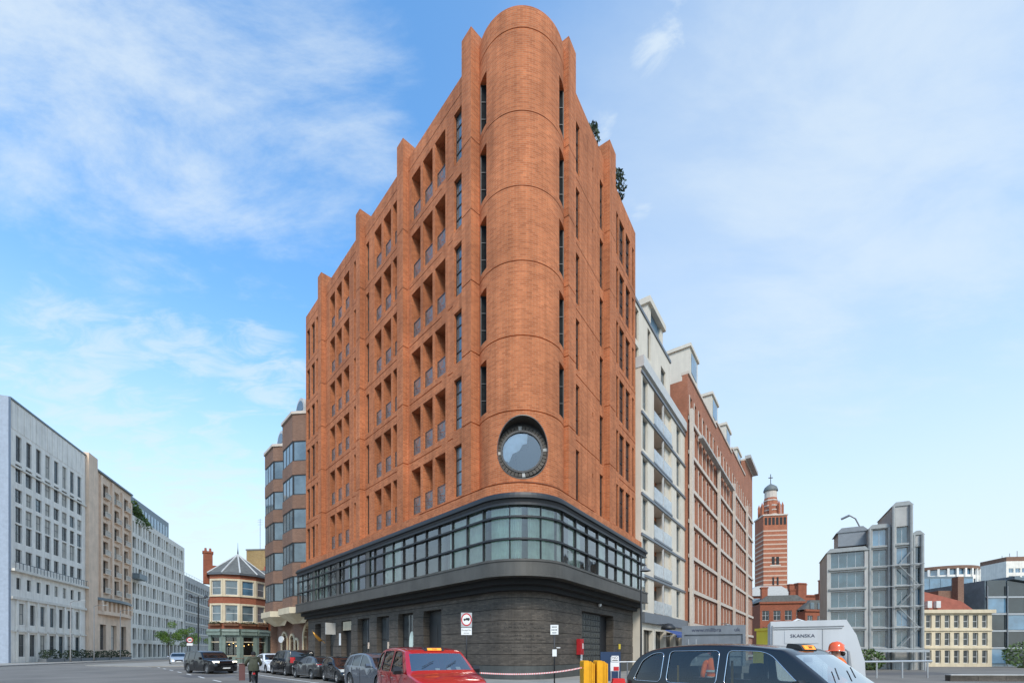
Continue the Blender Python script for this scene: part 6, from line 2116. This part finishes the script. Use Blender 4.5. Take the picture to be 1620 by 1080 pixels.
# ---------------------------------------------------------------- street furniture and site things
T = thing('road_sign', 'no lorries road sign on a black post before the dark stone wall', 'sign', (-2.42, 24.2, .12), R(3))
m = MB(); m.tube([(0, .05, 0), (0, .05, 3.66)], .04, 10); m.build('post', 'metal_black', T, smooth=True)
m = MB(); m.box(-.29, .29, -.01, .01, 2.92, 3.70); bd = m.build('plate', 'metal_light', T)
ring_ = lambda r0, r1: [(r0, 0), (r1, 0)]
m = MB(); m.lathe([(.27, 0), (.0, 0)], 36, axis='y'); m.build('white_disc', 'plate_white', bd, (0, -.014, 3.33)).scale = (1, 1, 1.22)
m = MB(); m.lathe([(.28, 0), (.225, 0)], 36, axis='y'); m.build('red_ring', 'sign_red', bd, (0, -.018, 3.33)).scale = (1, 1, 1.22)
m = MB(); m.box(-.03, .17, -.001, .001, -.02, .10); m.box(-.15, -.035, -.001, .001, -.02, .06)
m.lathe([(.032, 0), (0, 0)], 12, axis='y', c=(-.10, 0, -.03)); m.lathe([(.032, 0), (0, 0)], 12, axis='y', c=(.10, 0, -.03))
m.build('lorry_symbol', 'sign_black', bd, (0, -.022, 3.32))
m = MB(); m.box(-.28, .28, -.01, .01, 2.52, 2.89); sp_ = m.build('lower_plate', 'plate_white', T)
textobj('Except for', 'lettering', .12, 'sign_black', sp_, (0, -.013, 2.77), (R(90), 0, 0), .001)
textobj('access', 'lettering', .12, 'sign_black', sp_, (0, -.013, 2.62), (R(90), 0, 0), .001)
T = thing('parking_sign', 'white plate on a black post in front of the inscribed curved wall', 'sign', (2.06, 22.1, .12), R(-5))
m = MB(); m.tube([(0, .04, 0), (0, .04, 2.86)], .035, 10); m.build('post', 'metal_black', T, smooth=True)
m = MB(); m.box(-.19, .19, -.01, .01, 2.46, 2.93); bd = m.build('plate', 'plate_white', T)
for k, (w_, z) in enumerate(((.12, 2.82), (.14, 2.68), (.10, 2.54))):
    m = MB()
    for i in range(4):
        m.box(-w_ + i * w_ * .52, -w_ + i * w_ * .52 + w_ * .36, -.013, -.011, z - .025, z + .035)
    m.build('worn_lettering', 'frame_grey', bd)
m = MB(); m.box(-.10, .11, -.012, .0, 1.40, 1.74); m.build('notice', 'plate_white', T)
m = MB(); m.box(.1, .28, -.02, .02, 1.80, 1.84); m.build('stub', 'plate_white', T)
T = thing('lamp_post', 'black lamp post with bell lantern beside the right end of the glazed band', 'lamp post', (9.05, 31.9, .12), R(-10))
m = MB(); m.tube([(0, 0, 0), (0, 0, 1.0), (0, 0, 1.1), (0, 0, 8.0)], [.11, .11, .075, .055], 10); m.lathe([(.0, 8.4), (.05, 8.2), (.06, 8.0)], 10); m.build('column', 'metal_black', T, smooth=40)
m = MB(); m.tube([(0, 0, 7.5), (.1, 0, 7.75), (.3, 0, 7.7)], .03, 6); m.build('arm', 'metal_black', T)
m = MB(); m.lathe([(.0, .35), (.08, .33), (.12, .18), (.36, .02), (.38, -.04), (.30, -.05)], 18); m.build('lantern', 'beam_grey', T, (.28, 0, 7.3), smooth=40)
# left street sign cluster by the pub
T = thing('road_sign', 'small no lorries sign on a black lamp column in front of the pub', 'sign', (-39.6, 56.8, .1), R(30))
m = MB(); m.tube([(.35, .3, 0), (.35, .3, 8.6)], .08, 8); m.tube([(.35 - .8, .3, 8.4), (.35 + .8, .3, 8.4)], .05, 6); m.build('column', 'metal_black', T)
m = MB()
for x in (-.45, 1.15):
    m.lathe([(.0, .35), (.16, .2), (.28, 0), (.0, -.05)], 10, c=(x, .3, 8.5))
m.build('lantern', 'metal_black', T)
m = MB(); m.tube([(-.5, 0, 0), (-.5, 0, 3.2)], .05, 8); m.build('post', 'metal_black', T)
m = MB(); m.lathe([(.31, 0), (0, 0)], 24, axis='y', c=(-.5, -.06, 3.1)); m.build('white_disc', 'plate_white', T)
m = MB(); m.lathe([(.33, 0), (.25, 0)], 24, axis='y', c=(-.5, -.07, 3.1)); m.build('red_ring', 'sign_red', T)
m = MB(); m.box(-.66, -.32, -.08, -.072, 3.03, 3.17); m.build('lorry_symbol', 'sign_black', T)
m = MB(); m.box(-.8, -.2, -.07, -.05, 2.4, 2.7); m.build('lower_plate', 'plate_white', T)
# folded yellow barriers
def yellow(label, x, y, rz):
    t_ = thing('folding_barrier', label, 'barrier', (x, y, 0), rz, 'folded yellow barriers')
    m = MB()
    pts = rounded([(-.27, 0), (.27, 0), (.27, 1.36), (-.27, 1.36)], .16, 6)
    hole = rounded([(.02, .12), (.17, .12), (.17, 1.22), (.02, 1.22)], .06, 4)
    m.prism_y([(p.x, p.y) for p in rounded([(-.27, .02), (.0, .02), (.0, 1.36), (-.27, 1.36)], .10, 5)], -.30, .30)
    m.build('panel', 'barrier_yellow', t_, smooth=35)
    for k in range(3):
        a_ = .02 + k * .085
        m = MB(); m.prism_y([(p.x, p.y) for p in rounded([(a_, .06), (a_ + .06, .06), (a_ + .06, 1.33 - .05 * k), (a_, 1.33 - .05 * k)], .028, 3)], -.29 + .03 * k, .29 - .03 * k); m.build('folded_panel', 'barrier_yellow', t_, smooth=35)
        m = MB(); m.tube([(a_ + .072, -.20 + .1 * k, .1), (a_ + .072, .1 - .1 * k, .7), (a_ + .072, -.20 + .1 * k, 1.2)], .012, 5); m.build('strut', 'wood_brown', t_)
    m = MB(); m.box(-.25, .25, -.34, .34, 0, .05); m.build('foot', 'rubber', t_)
yellow('folded yellow barrier standing left of its twin by the corner', 3.36, 20.2, R(8))
yellow('folded yellow barrier standing right of its twin by the corner', 3.96, 20.3, R(8))
T = thing('warning_board', 'white site notice board with red panel beside the yellow barriers', 'sign', (4.72, 20.9, 0), R(-4))
m = MB(); m.box(-.19, -.15, -.02, .02, 0, 1.5); m.box(.15, .19, -.02, .02, 0, 1.5); m.build('stand', 'metal_light', T)
m = MB(); m.box(-.15, .17, -.03, -.021, 1.28, 1.56); bd = m.build('upper_board', 'plate_white', T)
textobj('NO', 'lettering', .16, 'sign_black', bd, (0.01, -.034, 1.47), (R(90), 0, 0), .001)
m = MB()
for i in range(5):
    m.box(-.11 + i * .05, -.075 + i * .05, -.034, -.031, 1.32, 1.38)
m.build('worn_lettering', 'sign_black', bd)
m = MB(); m.box(-.2, .2, -.03, -.021, .86, 1.26); m.build('lower_board', 'plate_white', T)
m = MB(); m.box(-.06, .18, -.04, -.031, .88, 1.06); m.build('red_panel', 'sign_red', T)
T = thing('water_barrier', 'red plastic road barrier block beside the yellow barriers', 'barrier', (4.72, 20.2, 0), R(-4))
m = MB(); m.prism_y([(-.34, 0), (.34, 0), (.30, .30), (.24, .56), (-.24, .56), (-.30, .30)], -.2, .2); m.build('body', 'barrier_red', T)
T = thing('water_barrier', 'white plastic road barrier block left of the black taxi', 'barrier', (5.75, 20.2, 0), R(-4))
m = MB(); m.prism_y([(-.62, 0), (.62, 0), (.58, .30), (.52, .62), (-.52, .62), (-.58, .30)], -.2, .2); m.build('body', 'plate_white', T)
T = thing('blue_hoarding', 'dark blue hoarding panel leaning by the doorway', 'hoarding', (5.5, 25.4, .12), R(-12))
m = MB(); m.box(-.55, .55, 0, .06, 0, 1.62); m.build('board', 'hoarding_blue', T)
m = MB(); m.box(-.5, -.4, .06, .5, 0, .08); m.box(.4, .5, .06, .5, 0, .08); m.build('foot', 'wood_brown', T)
T = thing('barrier_tape', 'red and white barrier tape strung across the pavement', 'tape', (-1.2, 19.6, 0), 0)
m = MB()
pA, pB, pC_ = Vector((-.2, -.2, .82)), Vector((2.4, 0, .74)), Vector((4.3, .5, 1.02))
def tp(t):
    return pA * (1 - t) ** 2 + (pB - Vector((0, 0, .12))) * 2 * t * (1 - t) + pC_ * t * t
for i in range(120):
    a_, b_ = tp(i / 120), tp((i + 1) / 120)
    m.quad(a_, b_, b_ + Vector((.0, .01, .06)), a_ + Vector((0, .01, .06)), i % 2)
m.build('tape', ['plate_white', 'barrier_red'], T)
m = MB(); m.tube([(-.2, -.2, 0), (-.2, -.2, .95)], .03, 8); m.build('post', 'metal_black', T)
T = thing('barrier_rail', 'thin white rail running from the yellow barriers to the black taxi', 'barrier', (5.1, 20.9, 0), R(2))
m = MB(); m.tube([(-.2, 0, 1.28), (2.6, .2, 1.30)], .025, 6); m.build('rail', 'plate_white', T)
m = MB(); m.tube([(2.5, .2, 0), (2.5, .2, 1.3)], .03, 6); m.tube([(0.2, 0, 0), (.2, 0, 1.28)], .03, 6); m.build('post', 'metal_grey', T)
# grey tipper body in the right-hand street
T = thing('grey_tipper_truck', 'grey high-sided tipper truck standing in the right-hand street', 'truck', (11.6, 25.6, 0), R(-22))
m = MB(); m.box(-1.85, 1.30, 0, 4.6, .95, 3.15); bd = m.build('skip_body', 'skip_grey', T)
m = MB(); m.box(-1.92, 1.37, -.08, -.003, 2.72, 3.22); m.box(-1.92, -1.78, -.10, -.004, .95, 2.719); m.box(1.22, 1.37, -.10, -.004, .95, 2.719); m.build('rim', 'skip_grey', bd)
for z in (1.5, 2.1):
    m = MB(); m.box(-1.75, 1.2, -.06, -.003, z, z + .07); m.build('rib', 'skip_grey', bd)
textobj('www.millbra', 'lettering', .30, 'logo_navy', bd, (-.62, -.09, 2.97), (R(90), 0, 0), .003)
textobj('uk', 'lettering', .30, 'logo_navy', bd, (.95, -.09, 2.97), (R(90), 0, 0), .003)
m = MB()
for x in (-1.55, -1.15):
    m.tube([(x, -.2, 1.2), (x, -.2, 2.45)], .02, 6)
for z in (1.4, 1.75, 2.1):
    m.tube([(-1.55, -.2, z), (-1.15, -.2, z)], .016, 6)
m.build('ladder', 'metal_light', bd)
m = MB(); m.box(-1.2, 1.2, .1, 6.6, .55, .95); m.build('chassis', 'trim_black', T)
m = MB(); m.box(-1.2, 1.2, 4.9, 6.8, .95, 2.9); m.build('cab', 'plate_white', T)
ty, rm, bk = wheel_meshes(.5, .3)
for y in (.9, 2.1, 5.6):
    for x in (-1.05, 1.05):
        o_ = link('wheel', None, T, (x, y, .5), R(90) if x > 0 else R(-90)); link('tyre', ty, o_); link('rim', rm, o_)
# white site cabin
T = thing('site_cabin', 'white site cabin with sloping end and dark blue contractor lettering', 'cabin', (7.5, 13.2, 0), R(-27))
m = MB(); m.prism_y([(0, .25), (2.25, .25), (2.2, 1.50), (2.02, 2.2), (1.80, 2.62), (0, 2.62)], 0, 1.8); bd = m.build('body', 'cabin_white', T)
m = MB(); m.box(.04, 1.74, -.02, -.003, 2.44, 2.46); m.box(.04, 1.7, -.02, -.003, 2.385, 2.40); m.box(.03, .06, -.025, -.003, .3, 2.5); m.box(1.25, 1.262, -.012, -.003, .3, 2.38); m.build('panel_seam', 'pipe_grey', bd)
m = MB(); m.box(.35, 1.16, -.012, -.003, 1.98, 2.34); pl_ = m.build('name_board', 'cabin_white', bd)
textobj('SKANSKA', 'lettering', .135, 'logo_navy', pl_, (.78, -.017, 2.19), (R(90), 0, R(0)), .003, sx=1.0)
m = MB(); m.box(1.48, 1.54, -.06, -.003, .3, 1.98); m.box(1.58, 1.61, -.06, -.003, .3, 1.98); m.build('corner_post', 'metal_grey', bd)
m = MB(); m.tube([(1.72, -.1, 1.85), (1.82, -.12, 1.75), (1.84, -.12, 1.3), (1.80, -.1, .4)], [.02, .03, .06, .07], 8); m.build('hose', 'pipe_grey', bd)
m = MB(); m.box(.1, 2.2, .1, 1.7, 0, .25); m.build('skid', 'trim_black', T)
T = thing('site_machine', 'small yellow and red site machine behind the white cabin', 'machine', (10.75, 18.4, 0), R(10))
m = MB(); m.box(-.5, .35, -.4, .8, .9, 1.9); m.box(-.5, -.42, -.3, .6, 1.9, 2.6); m.box(.2, .28, -.3, .6, 1.9, 2.6); m.box(-.55, .33, -.35, .65, 2.6, 2.7); m.build('body', 'plate_yellow', T)
m = MB(); m.box(-.42, .2, -.25, -.2, 1.9, 2.6); m.build('cab_glass', 'window_glass', T)
m = MB(); m.box(.0, .3, -.5, -.41, 1.2, 2.3); m.build('panel', 'barrier_red', T)
m = MB(); m.box(-.3, -.05, -.48, -.41, 1.5, 1.75); m.box(-.3, -.05, -.48, -.41, 1.1, 1.35); m.build('grille', 'trim_black', T)
m = MB(); m.box(-.8, .6, -.6, 1.0, .0, .85); m.build('track', 'rubber', T)
m = MB(); m.tube([(.2, 0, 2.7), (.9, 0, 3.05), (1.3, 0, 2.95)], .05, 6); m.build('arm', 'cabin_white', T)
T = thing('grey_barge_board', 'grey steel handrail in front of the steel and glass block', 'railing', (23.0, 30.0, 0), R(4))
m = MB(); m.tube([(-4.5, 0, 1.05), (5, 0, 1.12)], .07, 8); m.build('rail', 'metal_light', T)
for i in range(6):
    m = MB(); m.tube([(-4.3 + i * 1.8, 0, 0), (-4.3 + i * 1.8, 0, 1.07)], .05, 8); m.build('post', 'metal_light', T)
# pub tables
for i, x in enumerate((-40.8, -38.4, -36.6)):
    T = thing('pub_table', 'small wooden pub table outside the pub, %s of three' % ('leftmost', 'middle', 'rightmost')[i], 'table', (x, 60.0 + i * .6, .1), R(10 * i), 'tables outside the pub')
    m = MB(); m.box(-.5, .5, -.35, .35, .72, .78); m.build('top', 'wood_brown', T)
    for sx in (-.4, .4):
        for sy in (-.28, .28):
            m = MB(); m.box(sx - .03, sx + .03, sy - .03, sy + .03, 0, .72); m.build('leg', 'metal_black', T)
